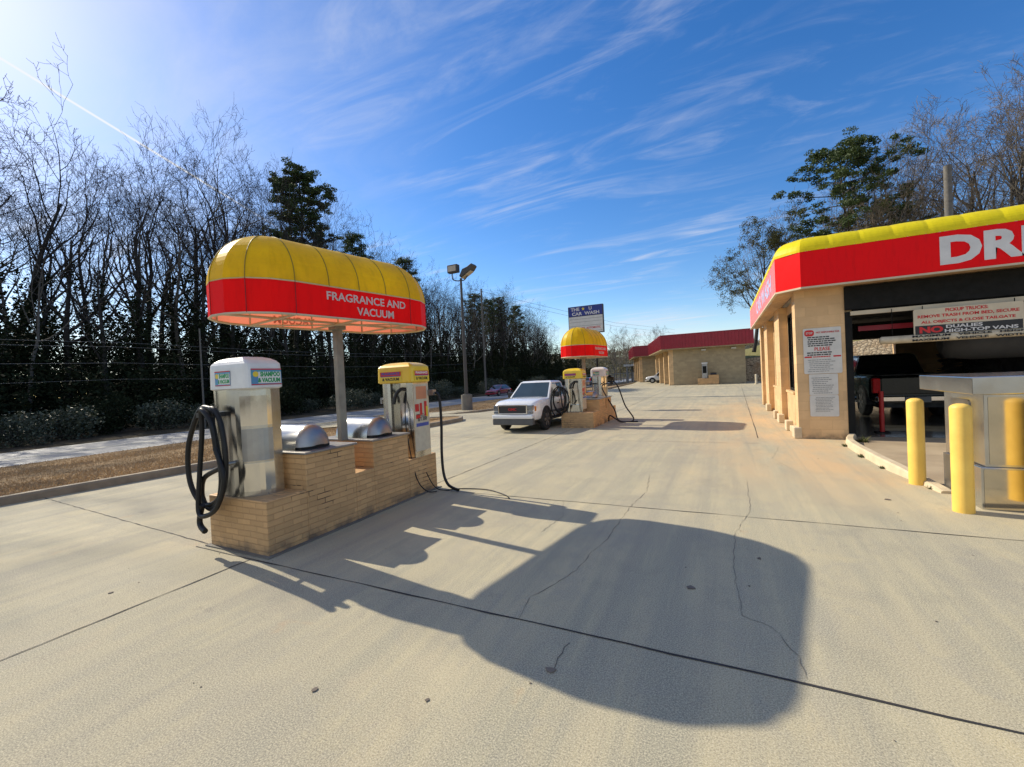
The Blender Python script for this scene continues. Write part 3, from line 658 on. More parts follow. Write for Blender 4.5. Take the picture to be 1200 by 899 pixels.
MB().tube([(2.80, sy + .03, zc), (2.83, sy + .03, zc), (7.1, sy + .03, zc), (7.13, sy + .03, zc)], [.05, .075, .075, .05], 20).build('pipe', 'cream_pipe', cb)
m = MB(); add_text(m, 'MAXIMUM   VEHICLE   HEIGHT   7 FT', (4.25, sy - .0450, zc + .036), fx, up_, w=1.95, h=.042, depth=.010, bold=.02)
add_text(m, 'MAXIMUM   VEHICLE   WIDTH   7 FT', (4.2, sy - .0450, zc - .036), fx, up_, w=1.85, h=.042, depth=.010, bold=.02); m.build('lettering', 'sign_black', cb)
MB().tube([(3.0, sy + .03, zc + .07), (3.0, sy + .03, 2.6)], .006).tube([(6.9, sy + .03, zc + .07), (6.9, sy + .03, 2.6)], .006).build('hanger', 'dark_metal', cb)

# kerb and apron in front of the tunnel
struct('tunnel_apron', MB().add([(2.24, 11.35, .008), (2.3, 9.5, .008), (2.34, 8.0, .008), (2.42, 6.9, .008), (7.6, 6.0, .008), (7.6, 11.38, .008)], [(0, 1, 2, 3, 4, 5)]), 'tunnel_apron')
def kerb_run(name, pts, mat, hgt, w0, w1=None):
    rings = []
    for i, p in enumerate(pts):
        a = Vector(pts[max(i - 1, 0)]); b = Vector(pts[min(i + 1, len(pts) - 1)]); d = (b - a).normalized(); nr = Vector((d.y, -d.x)); ww = w0
        q = lambda o, z: (p[0] + nr.x * o, p[1] + nr.y * o, z)
        h_ = hgt * min(1, (len(pts) - 1 - i) / 4 + .25)
        rings.append([q(ww / 2, -.05), q(ww / 2 - .02, h_ * .8), q(ww / 2 - .04, h_), q(-ww / 2 + .04, h_), q(-ww / 2 + .02, h_ * .8), q(-ww / 2, -.05)])
    return struct(name, MB().loft(rings, True, False), mat)
kp = [(2.32, 11.02), (2.20, 10.6), (2.12, 10.2), (2.10, 9.7), (2.11, 9.1), (2.13, 8.4), (2.16, 7.9), (2.22, 7.5), (2.27, 7.1), (2.31, 6.75)]
kerb_run('tunnel_kerb', kp, 'beige_kerb', .12, .17)
def weed(x, y, s, seed, label):
    q = random.Random(seed); m = MB()
    for k in range(60):
        a = q.random() * 6.28; l = s * q.uniform(.4, 1.2); z = s * q.uniform(.3, .9); w0 = s * .12
        b = (x + q.uniform(-s, s) * .5, y + q.uniform(-s, s) * .8)
        m.add([(b[0] - w0 * math.sin(a), b[1] + w0 * math.cos(a), 0), (b[0] + w0 * math.sin(a), b[1] - w0 * math.cos(a), 0), (b[0] + math.cos(a) * l, b[1] + math.sin(a) * l, z)], [(0, 1, 2)])
    return tag(m.build('weed', 'weed_leaf', None, loc=(x, y, 0)), label, 'weed', 'weeds along the beige kerb')
for i, (x, y, s, lb) in enumerate(((2.42, 10.7, .14, 'small green weed beside the tunnel door jamb'), (2.02, 10.1, .07, 'low weed tuft at the upper end of the beige kerb'), (2.01, 9.0, .07, 'dry weed tuft halfway along the beige kerb'),
        (2.05, 8.1, .05, 'tiny weed at the beige kerb nearest the far bollard'), (2.22, 6.95, .05, 'tiny weed between the two yellow bollards'))): weed(x, y, s, i, lb)

def bollard(x, y, h, r, label):
    b = MB().cyl((x, y), r, -.02, h, 32, dome=.05).build('bollard', 'bollard_yellow', None, loc=(x, y, 0)); tag(b, label, 'bollard', 'yellow bollards guarding the pay station')
bollard(2.165, 6.0, 1.07, .085, 'near yellow bollard at the front corner of the pay station')
bollard(2.86, 5.62, 1.07, .085, 'third yellow bollard, seen only as a reflection in the steel pay station')
bollard(2.165, 7.18, 1.05, .085, 'far yellow bollard at the back corner of the pay station')
m = MB(); m.cyl((3.06, 12.0), .045, 0, .92, 14); rp = empty('guide_post', (3.06, 12.0, 0), 'short red post on a base plate just inside the tunnel', 'post')
m.build('post', 'red_paint', rp); MB().box(2.94, 3.18, 11.9, 12.1, .012, .04).build('base_plate', 'dark_metal', rp)

# pay station
ks = empty('pay_station', (2.9, 6.6, 0), 'stainless steel pay station with flat overhanging top behind two yellow bollards', 'pay station')
MB().box(2.27, 3.55, 6.02, 7.36, 1.20, 1.385).build('top', 'kiosk_steel', ks, bevel=.012)
MB().box(2.40, 3.45, 6.15, 7.05, .44, 1.20).build('cabinet', 'kiosk_steel', ks, bevel=.01)
rect(MB(), (2.93, 6.149, .82), (1, 0, 0), (0, 0, 1), 1.0, .70, .004, .01).build('front_panel', 'kiosk_front_steel', ks); rect(MB(), (2.88, 6.139, .215), (1, 0, 0), (0, 0, 1), 1.0, .41, .004, .01).build('front_panel', 'kiosk_front_steel', ks)
MB().box(2.36, 3.40, 6.14, 6.74, -.01, .44).build('plinth', 'kiosk_steel', ks, bevel=.01)
MB().box(2.37, 2.41, 6.85, 7.03, 0, .44).build('leg', 'weathered_steel', ks)
d_ = rect(MB(), (2.40, 6.66, .84), (0, -1, 0), (0, 0, 1), .46, .56, .008, .05).build('door_panel', 'weathered_steel', ks)
rect(MB(), (2.391, 6.52, .86), (0, -1, 0), (0, 0, 1), .05, .08, .02, .01).build('latch', 'dark_metal', d_)

# ------------------------------------------------------------------ vacuum islands
def hose(mb, pts, r=.022, n=8, sub=8):
    # Catmull-Rom through the points
    P = [Vector(p) for p in pts]; P = [P[0]] + P + [P[-1]]; o = []
    for i in range(1, len(P) - 2):
        for k in range(sub):
            t = k / sub; a, b, c, d = P[i - 1], P[i], P[i + 1], P[i + 2]
            o.append(.5 * ((2 * b) + (c - a) * t + (2 * a - 5 * b + 4 * c - d) * t * t + (3 * b - a - 3 * c + d) * t ** 3))
    o.append(P[-2]); return mb.tube(o, r, n)
def arc_plan(x0, x1, y0, y1, bulge=.05, n=9):     # D-shaped plan whose curved side sweeps round the +x,-y corner
    pts = [(x0, y1), (x0, y0 + .03), (x0 + .02, y0)]
    cxs = x0 + (x1 - x0) * .42
    for k in range(n + 1):
        a = k / n * math.pi / 2
        pts.append((cxs + math.sin(a) * (x1 - cxs), y0 - bulge * .3 + (1 - math.cos(a)) * (y1 - y0) * .75))
    pts.append((x1, y1)); return pts
def cap_mesh(x0, x1, y0, y1, z0, zb_, zt):
    m = MB(); r = .05
    def ring(o, z, rr):
        pts = []
        for qx, qy, a0 in ((1, 1, 0), (-1, 1, 90), (-1, -1, 180), (1, -1, 270)):
            for k in range(4):
                a = R_(a0 + k * 30); pts.append(((x0 + x1) / 2 + qx * ((x1 - x0) / 2 - rr - o) + math.cos(a) * rr, (y0 + y1) / 2 + qy * ((y1 - y0) / 2 - rr - o) + math.sin(a) * rr, z))
        return pts
    rings = [ring(.02, z0, r), ring(0, z0 + .015, r), ring(.004, zb_, r)]
    hx, hy = (x1 - x0) / 2, (y1 - y0) / 2
    for k in range(1, 6):
        a = k / 5 * math.pi / 2; s = 1 - math.cos(a)
        f_ = 1 - math.sin(a); rr = max(.008, r * (1 - k / 6))
        pts = []
        sx = hx * (1 - .72 * s * 1.0) ; sy = hy * (1 - .72 * s)
        z = zb_ + (zt - zb_) * math.sin(a)
        for qx, qy, a0 in ((1, 1, 0), (-1, 1, 90), (-1, -1, 180), (1, -1, 270)):
            for kk in range(4):
                aa = R_(a0 + kk * 30); pts.append(((x0 + x1) / 2 + qx * (sx - rr) + math.cos(aa) * rr, (y0 + y1) / 2 + qy * (sy - rr) + math.sin(aa) * rr, z))
        rings.append(pts)
    return m.loft(rings, True, False)
def sticker(parent, c, right, w, h, kind, lean=0):
    r = Vector(right); u = Vector((0, 0, 1)); n = r.cross(u)
    c = Vector(c)
    if kind == 'shampoo':
        rect(MB(), c, r, u, w, h, .002).build('sticker', 'sticker_teal', parent)
        rect(MB(), c + n * .002 + u * h * .46, r, u, w, h * .07, .001).build('sticker_border', 'sign_red', parent)
        rect(MB(), c + n * .002 - u * h * .46, r, u, w, h * .05, .001).build('sticker_border', 'sign_red', parent)
        rect(MB(), c + n * .002 + r * w * .10 - u * h * .04, r, u, w * .76, h * .70, .0008).build('sticker_patch', 'white_plastic', parent)
        m = MB(); add_text(m, 'SHAMPOO', c + n * .003 + r * w * .12 + u * h * .16, r, u, w=w * .66, h=h * .30, depth=.001, bold=.05)
        add_text(m, '& VACUUM', c + n * .003 + r * w * .08 - u * h * .2, r, u, w=w * .74, h=h * .28, depth=.001, bold=.05); m.build('sticker_lettering', 'sticker_green', parent)
        m = MB(); rect(m, c + n * .003 - r * w * .36 + u * h * .16, r, u, h * .34, h * .34, .001, h * .16); m.build('sticker_sun', 'sticker_yellow', parent)
    else:
        rect(MB(), c, r, u, w, h, .002).build('sticker', 'sticker_yellow', parent)
        m = MB(); rect(m, c + n * .002 + u * h * .24, r, u, w * .94, h * .40, .001); m.build('sticker_patch', 'sign_red', parent)
        m = MB(); add_text(m, 'FRAGRANCE', c + n * .003 + u * h * .27, r, u, w=w * .82, h=h * .24, depth=.001, bold=.05); m.build('sticker_lettering', 'sticker_blue' if kind == 'b' else 'white_letter', parent)
        m = MB(); rect(m, c + n * .002 + u * h * .01, r, u, w * .9, h * .07, .001); m.build('sticker_stripe', 'sticker_blue', parent)
        m = MB(); add_text(m, '& VACUUM', c + n * .003 - u * h * .27, r, u, w=w * .76, h=h * .28, depth=.001, bold=.04); m.build('sticker_lettering', 'sign_black', parent)
GV = 'vacuum machines on the brick islands'
def vac_shampoo(x0, x1, y0, y1, z0, z1, zb_, zt, label, detail=True):
    v = empty('vacuum_machine', ((x0 + x1) / 2, (y0 + y1) / 2, z0), label, 'vacuum', GV)
    pl = arc_plan(x0 + .05, x1 - .05, y0 + .03, y1 - .02)
    MB().plan(pl, z0, z1 + .01).build('body', 'stainless_steel', v, bevel=.006)
    MB().box(x0 + .03, x0 + .05, y0 + .06, y1 - .04, z0 + .01, z1).build('side_panel', 'weathered_steel', v, bevel=.004)
    # polished inset plates on the curved face
    arc = pl[4:-1]
    def plate(i0, i1, za, zb2, mat, nm):
        m = MB(); P = [Vector(p) for p in arc[i0:i1 + 1]]; cc = Vector((x0, y1))
        rings = []
        for p in P:
            d = (p - cc).normalized() * .005
            rings.append([(p.x, p.y, za), (p.x + d.x, p.y + d.y, za), (p.x + d.x, p.y + d.y, zb2), (p.x, p.y, zb2)])
        m.loft(rings, True, False); return m.build(nm, mat, v)
    hgt = z1 - z0
    plate(2, 8, z0 + hgt * .66, z0 + hgt * .94, 'polished_steel', 'front_plate')
    plate(2, 8, z0 + hgt * .33, z0 + hgt * .63, 'weathered_steel', 'front_plate')
    plate(2, 8, z0 + hgt * .05, z0 + hgt * .31, 'polished_steel', 'front_plate')
    MB().tube([(x0 + .075, y0 + .02, z0 + .02), (x0 + .075, y0 + .02, z1)], .012).build('edge_trim', 'polished_steel', v)
    c = cap_mesh(x0, x1, y0, y1, z1, zb_, zt).build('cap', 'white_plastic', v)
    zm = (z1 + zb_) / 2 + .01
    sticker(v, ((x0 + x1) / 2 - .06, y0 - .001, zm), (1, 0, 0), (x1 - x0) * .40, .15, 'shampoo')
    sticker(v, (x1 + .001, (y0 + y1) / 2 + .01, zm), (0, 1, 0), (y1 - y0) * .80, .165, 'shampoo')
    MB().box(x0 + .0, x0 + .22, y0 - .13, y0 + .05, z1 - .26, z1 - .215).build('hose_hook', 'black_plastic', v)
    MB().tube([(x0 + .33, y0 - .13, z0 + .35), (x0 + .33, y0 + .05, z0 + .35)], .02).build('hose_port', 'weathered_steel', v)
    return v
def loops(parent, cx, y, ztop, zbot, w, tail, n=3, r=.023, sd=1):
    q = random.Random(sd); m = MB(); zc = (ztop + zbot) / 2; b = (ztop - zbot) / 2
    pts = [(cx + w * .55, y + .06, zc - b * .1)]
    for k in range(n * 10 + 1):
        a = k / 10 * 2 * math.pi + .3; kk = k / 10; ww = w * (1 - .28 * (int(kk) % 2) - .06 * kk); bb = b * (1 - .16 * (int(kk) % 3 == 1) + (.03 * kk))
        pts.append((cx + math.sin(a) * ww + .05 * math.sin(kk * 2.1), y - .02 - .045 * kk + .02 * math.sin(a), ztop - bb + math.cos(a) * bb - (.0 if math.cos(a) > 0 else .03 * kk)))
    pts += tail; hose(m, pts, r, 8, 5)
    return m.build('hose', 'black_hose', parent)
def vac_fragrance(x0, x1, y0, y1, z0, z1, zb_, zt, label, hosepts, detail=True, rear=False):
    v = empty('vacuum_machine', ((x0 + x1) / 2, (y0 + y1) / 2, z0), label, 'vacuum', GV)
    # left lobe, recessed middle bay and right cabinet
    w = x1 - x0
    lobe = [(x0 + .04 + .02, y1 - .03)] + [(x0 + .04 + (1 - math.cos(a)) * w * .13, y0 + .10 - math.sin(a) * .08) for a in [k / 6 * math.pi for k in range(7)]] + [(x0 + .04 + w * .26, y1 - .03)]
    MB().plan(list(reversed(lobe))[::-1], z0, z1).build('body', 'stainless_steel', v, bevel=.004)
    MB().box(x0 + .04 + w * .26, x1 - .14, y0 + .17, y1 - .03, z0, z1).build('bay', 'polished_steel', v)
    MB().box(x0 + .04 + w * .26, x1 - .14, y0 + .04, y0 + .17, z0, z0 + (z1 - z0) * .22).build('bay_shelf', 'stainless_steel', v, bevel=.004)
    MB().box(x1 - .14, x1 - .03, y0 + .03, y1 - .03, z0, z1).build('cabinet', 'stainless_steel', v, bevel=.004)
    pn = rect(MB(), (x1 - .031, (y0 + y1) / 2, z0 + (z1 - z0) * .53), (0, 1, 0), (0, 0, 1), (y1 - y0) * .80, (z1 - z0) * .90, .006).build('control_panel', 'panel_beige', v)
    xc = x1 - .0245; ym = (y0 + y1) / 2; hh = z1 - z0; wy = y1 - y0
    rect(MB(), (xc, ym, z0 + hh * .86), (0, 1, 0), (0, 0, 1), wy * .56, hh * .17, .003).build('screen', 'orange_screen', pn)
    rect(MB(), (xc, ym, z0 + hh * .43), (0, 1, 0), (0, 0, 1), wy * .66, hh * .045, .003).build('stripe', 'sticker_blue', pn)
    m = MB(); 
    for dy, dz, ww, h2 in ((-.26, .66, .2, .10), (-.05, .64, .12, .16), (.2, .64, .14, .20), (-.22, .54, .22, .05)): rect(m, (xc, ym + dy * wy, z0 + dz * hh), (0, 1, 0), (0, 0, 1), wy * ww, hh * h2, .003)
    m.build('label', 'sign_red', pn)
    m = MB(); add_text(m, '$1.00', (xc + .003, ym, z0 + hh * .50), (0, 1, 0), (0, 0, 1), w=wy * .5, h=hh * .05, depth=.002); bars(m, (xc, ym, z0 + hh * .55), (0, 1, 0), (0, 0, 1), wy * .62, hh * .06, 3, 8); m.build('print', 'sign_print', pn)
    rect(MB(), (xc, ym + wy * .27, z0 + hh * .60), (0, 1, 0), (0, 0, 1), wy * .10, hh * .14, .004).build('label', 'sticker_yellow', pn)
    cap_mesh(x0, x1, y0, y1, z1, zb_, zt).build('cap', 'yellow_plastic', v)
    zm = (z1 + zb_) / 2
    sticker(v, ((x0 + x1) / 2 - .06, y0 - .001, zm), (1, 0, 0), w * .62, .15, 'b'); sticker(v, (x1 + .001, ym, zm), (0, 1, 0), wy * .8, .15, 'w')
    # nozzle in the bay and clips on the side
    m = MB(); hose(m, [(x1 - .2, y0 + .12, z1 - .10), (x1 - .28, y0 + .08, z1 - .09), (x1 - .36, y0 + .06, z1 - .17), (x1 - .40, y0 + .05, z1 - .30)], .026); m.build('nozzle', 'black_plastic', v)
    m = MB(); hose(m, [(x1 - .2, y0 + .12, z1 - .10), (x1 - .15, y0 + .0, z1 - .3), (x1 - .13, y0 - .02, z1 - .7), (x1 - .02, y0 - .0, z0 - .25), (x1 + .09, y0 + .08, .06), (x1 + .14, y0 + .25, .015)], .008); m.build('thin_hose', 'black_hose', v)
    m = MB()
    for zf in (.78, .42): m.box(x0 + .0, x0 + .05, y0 + .07, y0 + .11, z0 + hh * zf, z0 + hh * zf + .03); m.box(x0 - .01, x0 + .01, y0 + .07, y0 + .11, z0 + hh * zf - .06, z0 + hh * zf + .03)
    m.build('hose_clip', 'weathered_steel', v)
    MB().box(x1 - .04, x1 + .07, y1 - .06, y1 + .02, z1 - .2, z1 - .12).build('hose_outlet', 'weathered_steel', v)
    if hosepts: m = MB(); hose(m, hosepts, .021); m.build('hose', 'black_hose', v)
    return v

def island(x0, x1, y0, y1, steps, label, loc):
    isl = empty('brick_island', loc, label, 'brick island', 'painted brick vacuum islands')
    m = MB()
    for (a, b, z, o) in steps: m.box(x0 + o, x1 - o, a, b, -.02, z)
    m.build('brickwork', 'painted_brick', isl, bevel=.008)
    return isl
# near island
i1 = island(-4.88, -3.95, 2.62, 5.32, [(2.62, 3.07, .53, 0), (3.07, 3.74, .90, .001), (3.74, 4.04, .56, 0), (4.04, 4.70, .89, .001), (4.70, 5.32, .53, 0)], 'near tan painted brick island stepped under two vacuum machines', (-4.41, 3.97, 0))
MB().box(-4.90, -3.925, 3.05, 3.765, .90, .925).build('cap_plate', 'galvanized_cap', i1, bevel=.006); MB().box(-4.90, -3.925, 4.015, 4.725, .89, .915).build('cap_plate', 'galvanized_cap', i1, bevel=.006)
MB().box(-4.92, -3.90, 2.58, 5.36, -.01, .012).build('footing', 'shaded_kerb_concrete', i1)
def dome(parent, xa, xb, yc, z0, r, rz, label=None):
    m = MB(); rings = []
    N_ = 14
    prof = [(math.cos(math.pi * k / N_), math.sin(math.pi * k / N_)) for k in range(N_ + 1)]
    for x, s in ((xa, 1), (xb - .07, 1)): rings.append([(x, yc + c * r * s, z0 + sn * rz * s) for c, sn in prof])
    m.loft(rings, False, True, closed=False); m.add([rings[0][k] for k in range(N_ + 1)], [tuple(range(N_ + 1))])
    a = m.build('hood', 'stainless_steel', parent)
    m = MB(); rr = []
    for k in range(7):
        t = k / 6 * math.pi / 2; s = math.cos(t) if k < 6 else .03
        rr.append([(xb - .07 + math.sin(t) * .13, yc + c * r * (.30 + .70 * s) * .995, z0 + .035 + (sn * rz - .035) * s * .995 if sn * rz > .035 else z0 + .035) for c, sn in prof])
    m.loft(rr, False, True, closed=False); m.build('hood_end', 'weathered_steel', parent)
    MB().box(xb - .1, xb - .005, yc - r * .9, yc + r * .9, z0 + .001, z0 + .034).build('vent_slot', 'sign_black', parent)
dome(i1, -4.72, -4.10, 3.33, .925, .21, .27); dome(i1, -4.68, -4.06, 4.33, .915, .21, .26)

v = vac_shampoo(-4.78, -4.15, 2.62, 3.02, .53, 1.61, 1.83, 1.945, 'white capped stainless vacuum with coiled black hose at the front of the near island')
Yh = 2.52
def hz(lst, dy): return [(x, Yh + dy + .012 * math.sin(k * 1.3), z) for k, (x, z) in enumerate(lst)]
m = MB(); hose(m, hz([(-4.50, 1.38), (-4.62, 1.44), (-4.79, 1.41), (-4.98, 1.07), (-5.0, .72), (-4.88, .50), (-4.68, .47), (-4.46, .62), (-4.36, .92), (-4.40, 1.26), (-4.52, 1.42), (-4.60, 1.40), (-4.52, 1.1), (-4.44, .8), (-4.50, .56), (-4.66, .43), (-4.78, .46), (-4.81, .58), (-4.73, .74), (-4.50, .84), (-4.44, .86)], 0), .025); m.build('hose', 'black_hose', v)
m = MB(); hose(m, hz([(-4.43, 1.06), (-4.34, .76), (-4.45, .50), (-4.61, .39), (-4.75, .42), (-4.72, .8), (-4.66, 1.2), (-4.64, 1.40), (-4.58, 1.42), (-4.46, 1.3), (-4.43, 1.06)], -.06), .024); m.build('hose', 'black_hose', v)
m = MB(); hose(m, hz([(-4.72, .48), (-4.80, .33), (-4.78, .26), (-4.68, .22)], -.05), .027); m.build('hose', 'black_hose', v)
vac_fragrance(-4.58, -3.92, 4.82, 5.24, .53, 1.60, 1.80, 1.90, 'yellow capped fragrance vacuum with control panel at the far end of the near island',
    [(-3.88, 5.24, 1.43), (-3.80, 5.26, 1.38), (-3.78, 5.26, 1.0), (-3.77, 5.22, .55), (-3.74, 5.20, .25), (-3.67, 5.19, .10), (-3.56, 5.18, .045), (-3.47, 5.17, .03)])
m = MB(); hose(m, [(-3.9, 5.0, .3), (-3.78, 5.1, .04), (-3.5, 5.32, .012), (-3.1, 5.36, .012), (-2.75, 5.2, .012), (-2.6, 5.05, .012)], .007, 6); tag(m.build('loose_cord', 'black_hose', None, loc=(-3.3, 5.2, 0)), 'thin black cord lying on the concrete at the far end of the near island', 'cord')
# far island
i2 = island(-4.50, -3.50, 12.45, 15.4, [(12.45, 13.2, .46, 0), (13.2, 13.95, .80, .001), (13.95, 14.15, .46, 0), (14.15, 14.75, .80, .001), (14.75, 15.4, .46, 0)], 'far tan painted brick island beside the white pickup', (-4.0, 13.9, 0))
MB().box(-4.53, -3.47, 13.18, 13.97, .80, .825).build('cap_plate', 'galvanized_cap', i2); MB().box(-4.53, -3.47, 14.13, 14.77, .80, .825).build('cap_plate', 'galvanized_cap', i2)
dome(i2, -4.3, -3.7, 13.6, .825, .2, .22)
v = vac_fragrance(-4.46, -3.84, 12.62, 13.10, .46, 1.48, 1.68, 1.80, 'yellow capped fragrance vacuum at the front of the far island', None)
loops(v, -4.52, 12.50, 1.25, .48, .26, [(-4.4, 12.4, .6), (-4.2, 12.45, .8)], 3, .022, 2)
v = vac_shampoo(-4.20, -3.66, 14.80, 15.24, .46, 1.5, 1.7, 1.83, 'white capped vacuum with trailing hose at the back of the far island')
m = MB(); hose(m, [(-3.55, 14.9, 1.25), (-3.38, 14.8, 1.3), (-3.2, 14.7, 1.05), (-3.0, 14.6, .5), (-2.7, 14.4, .05), (-3.0, 13.9, .03), (-3.3, 13.7, .25), (-3.4, 13.9, .05)], .022)
hose(m, [(-3.5, 14.9, 1.2), (-3.6, 14.6, 1.25), (-3.7, 14.4, 1.1), (-3.3, 14.3, .4), (-3.1, 14.1, .04), (-2.5, 14.0, .03)], .022); m.build('hose', 'black_hose', v)

# ------------------------------------------------------------------ rounded canopies
def canopy(loc, yaw, hw, hs_, el, z0, bh, rise, postx, posty, zpost0, lines, label, tilt=0):
    c = empty('vacuum_canopy', (loc[0], loc[1], z0), label, 'canopy', 'rounded yellow and red canopies over the islands', rz=-yaw)
    c.rotation_euler = (R_(tilt), 0, -yaw)
    def ringp(s, z, nseg=8, n2=1):
        o = []
        def arc(sgn):
            return [(math.cos(t) * hw * s, sgn * hs_ + sgn * abs(math.sin(t)) * el * s, z) for t in [k / nseg * math.pi for k in range(nseg + 1)]]
        a = arc(1); b = [( -x, y, z_) for x, y, z_ in arc(-1)]
        side1 = []
        # subdivide straight sides into four panels
        def mid(p, q): return [tuple(p[i] + (q[i] - p[i]) * k / 4 for i in range(3)) for k in (1, 2, 3)]
        return a + mid(a[-1], b[0]) + b + mid(b[-1], a[0])
    R0 = ringp(1, 0); R1 = ringp(1, bh)
    MB().loft([R0, R1], False, False).build('valance', 'red_awning_vinyl', c, world=False)
    rings = [ringp(1.004, bh - .004), ringp(1.004, bh)]
    for k in range(1, 19):
        a = k / 18 * math.pi / 2; rings.append(ringp(max(math.cos(a), .002), bh + rise * math.sin(a)))
    MB().loft(rings, False, False).build('dome_cover', 'yellow_awning_vinyl', c, world=False)
    fr = MB()
    n = len(R0)
    for z_, rr in ((.006, .014), (bh, .012)):
        P = ringp(.985, z_); fr.tube(P + [P[0]], rr, 6)
    idx = [0, 2, 4, 6, 8, 10, 12, 14, 16, 18, 20] 
    npt = len(R0); idx = sorted(set([0, 2, 4, 6, 8, 9, 10, 11, 12, 14, 16, 18, 20, 21, 22, 23]) & set(range(npt)))
    for i in idx:
        P = [tuple(r[i]) for r in [ringp(.968, .0), ringp(.968, bh)] + [ringp(max(math.cos(k / 8 * math.pi / 2) * .968, .002), bh + (rise - .015) * math.sin(k / 8 * math.pi / 2)) for k in range(1, 9)]]
        fr.tube(P, .010, 5)
    for i in sorted(set([2, 4, 6, 8, 9, 10, 11, 12, 14, 16, 18, 20, 21, 22, 23, 0]) & set(range(npt))):
        if i not in (9, 10, 11, 21, 22, 23): MB().tube([ringp(1.003, .004)[i], ringp(1.003, bh)[i]], .0035, 5).build('valance_seam', 'red_seam', c, world=False)
        MB().tube([ringp(max(math.cos(k / 16 * math.pi / 2) * 1.003, .002), bh + (rise + .001) * math.sin(k / 16 * math.pi / 2))[i] for k in range(17)], .0045, 5).build('dome_seam', 'yellow_seam', c, world=False)
    P = ringp(.985, .006)
    for y in (-hs_, 0, hs_): fr.tube([(-hw * .98, y, .006), (hw * .98, y, .006)], .014, 6)
    fr.tube([(0, -hs_ - el * .9, .03), (0, hs_ + el * .9, .03)], .016, 6)
    fr.tube([(-hw * .98, -hs_, .006), (hw * .98, hs_, .006)], .010, 6)
    fr.build('frame', 'pale_trim', c, world=False)
    M_ = Matrix.Rotation(-(-yaw), 4, 'Z')
    dx, dy = postx - loc[0], posty - loc[1]; ly = math.cos(yaw) * dy + math.sin(yaw) * dx; lx = math.cos(yaw) * dx - math.sin(yaw) * dy
    MB().box(lx - .046, lx + .046, ly - .046, ly + .046, zpost0 - z0, .0).box(lx - .09, lx + .09, ly - .07, ly + .07, -.05, .03).build('post', 'post_paint', c, world=False, bevel=.008)
    if lines:
        for sgn in (1, -1):
            for (txt, yy, zc_, w, h) in lines:
                for o, mt_ in ((.003, 'white_letter_vinyl'), (-.008, 'reverse_letter_vinyl')):
                    add_text(MB(), txt, (sgn * (hw + o), yy * sgn, zc_), (0, sgn, 0), (0, 0, 1), w=w, h=h, depth=.003, bold=.02).build('lettering', mt_, c, world=False)
    return c
canopy((-4.37, 3.92), .175, .547, .765, .586, 2.364, .35, .565, -4.42, 4.0, .9, [('FRAGRANCE AND', .13, .245, 1.10, .095), ('VACUUM', .22, .105, .53, .095)], 'large rounded canopy with yellow dome over the near brick island')
canopy((-4.05, 13.75), .10, .54, .58, .48, 2.15, .36, .58, -4.05, 13.55, .8, [('FRAGRANCE AND', .0, .25, .95, .085), ('VACUUM', .05, .12, .46, .085)], 'smaller rounded yellow and red canopy over the far island beside the pickup')

# ------------------------------------------------------------------ lamp post, sign, poles and wires
lp = empty('flood_light_pole', (-12.55, 19.9, 0), 'tall dark light pole with two flood lamps on a round concrete base', 'light pole')
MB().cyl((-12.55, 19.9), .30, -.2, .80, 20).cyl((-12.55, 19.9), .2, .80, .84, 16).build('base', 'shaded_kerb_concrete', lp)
MB().tube([(-12.55, 19.9, .8), (-12.55, 19.9, 4), (-12.55, 19.9, 7.1)], [.10, .085, .06], 10).build('pole', 'lamp_house', lp)
m = MB(); hose(m, [(-12.55, 19.9, 7.0), (-12.75, 19.85, 6.98), (-13.0, 19.8, 7.1), (-13.02, 19.8, 7.45)], .03); hose(m, [(-12.55, 19.9, 7.0), (-12.35, 19.9, 6.98), (-12.15, 19.9, 7.15), (-12.1, 19.9, 7.3)], .03); m.build('bracket', 'lamp_house', lp)
m = MB().box(-13.25, -12.62, 19.65, 19.95, 7.42, 7.85).build('lamp_head', 'lamp_house', lp, bevel=.03); MB().box(-13.18, -12.69, 19.635, 19.655, 7.49, 7.78).build('lens', 'lamp_glass', m)
m = MB().prism([(-12.5, 7.18), (-12.42, 7.08), (-11.78, 7.42), (-11.62, 7.62), (-11.72, 7.74), (-12.0, 7.60), (-12.3, 7.52)], 19.65, 20.1).build('lamp_head', 'lamp_house', lp, bevel=.02)
MB().prism([(-12.41, 7.06), (-12.40, 7.05), (-11.80, 7.36), (-11.81, 7.39)], 19.70, 20.05).build('lens', 'lamp_glass', m)

ps = empty('pole_sign', (-8.2, 28, 0), 'tall blue and cream car wash sign board on two posts behind the far canopy', 'sign')
PX, PY = -8.15, 28.0
MB().tube([(-8.75, PY, -.1), (-8.75, PY, 4.3)], .06, 8).tube([(-7.45, PY, -.1), (-7.45, PY, 4.3)], .06, 8).build('post', 'dark_metal', ps)
MB().box(-9.25, -6.88, PY - .12, PY + .12, 4.30, 6.14).build('cabinet', 'lamp_house', ps, bevel=.02)
rect(MB(), (-8.065, PY - .121, 5.80), fx, up_, 2.28, .62, .006).build('name_panel', 'sign_blue', ps); rect(MB(), (-8.065, PY - .121, 4.90), fx, up_, 2.28, 1.10, .006).build('message_panel', 'sign_white', ps)
m = MB(); add_text(m, 'THE', (-8.75, PY - .128, 5.94), fx, up_, w=.60, h=.22, depth=.006, bold=.03); add_text(m, 'U', (-7.72, PY - .128, 5.94), fx, up_, w=.2, h=.22, depth=.006, bold=.03)
add_text(m, 'CAR  WASH', (-8.05, PY - .128, 5.64), fx, up_, w=1.85, h=.22, depth=.006, bold=.03); m.build('lettering', 'white_letter', ps)
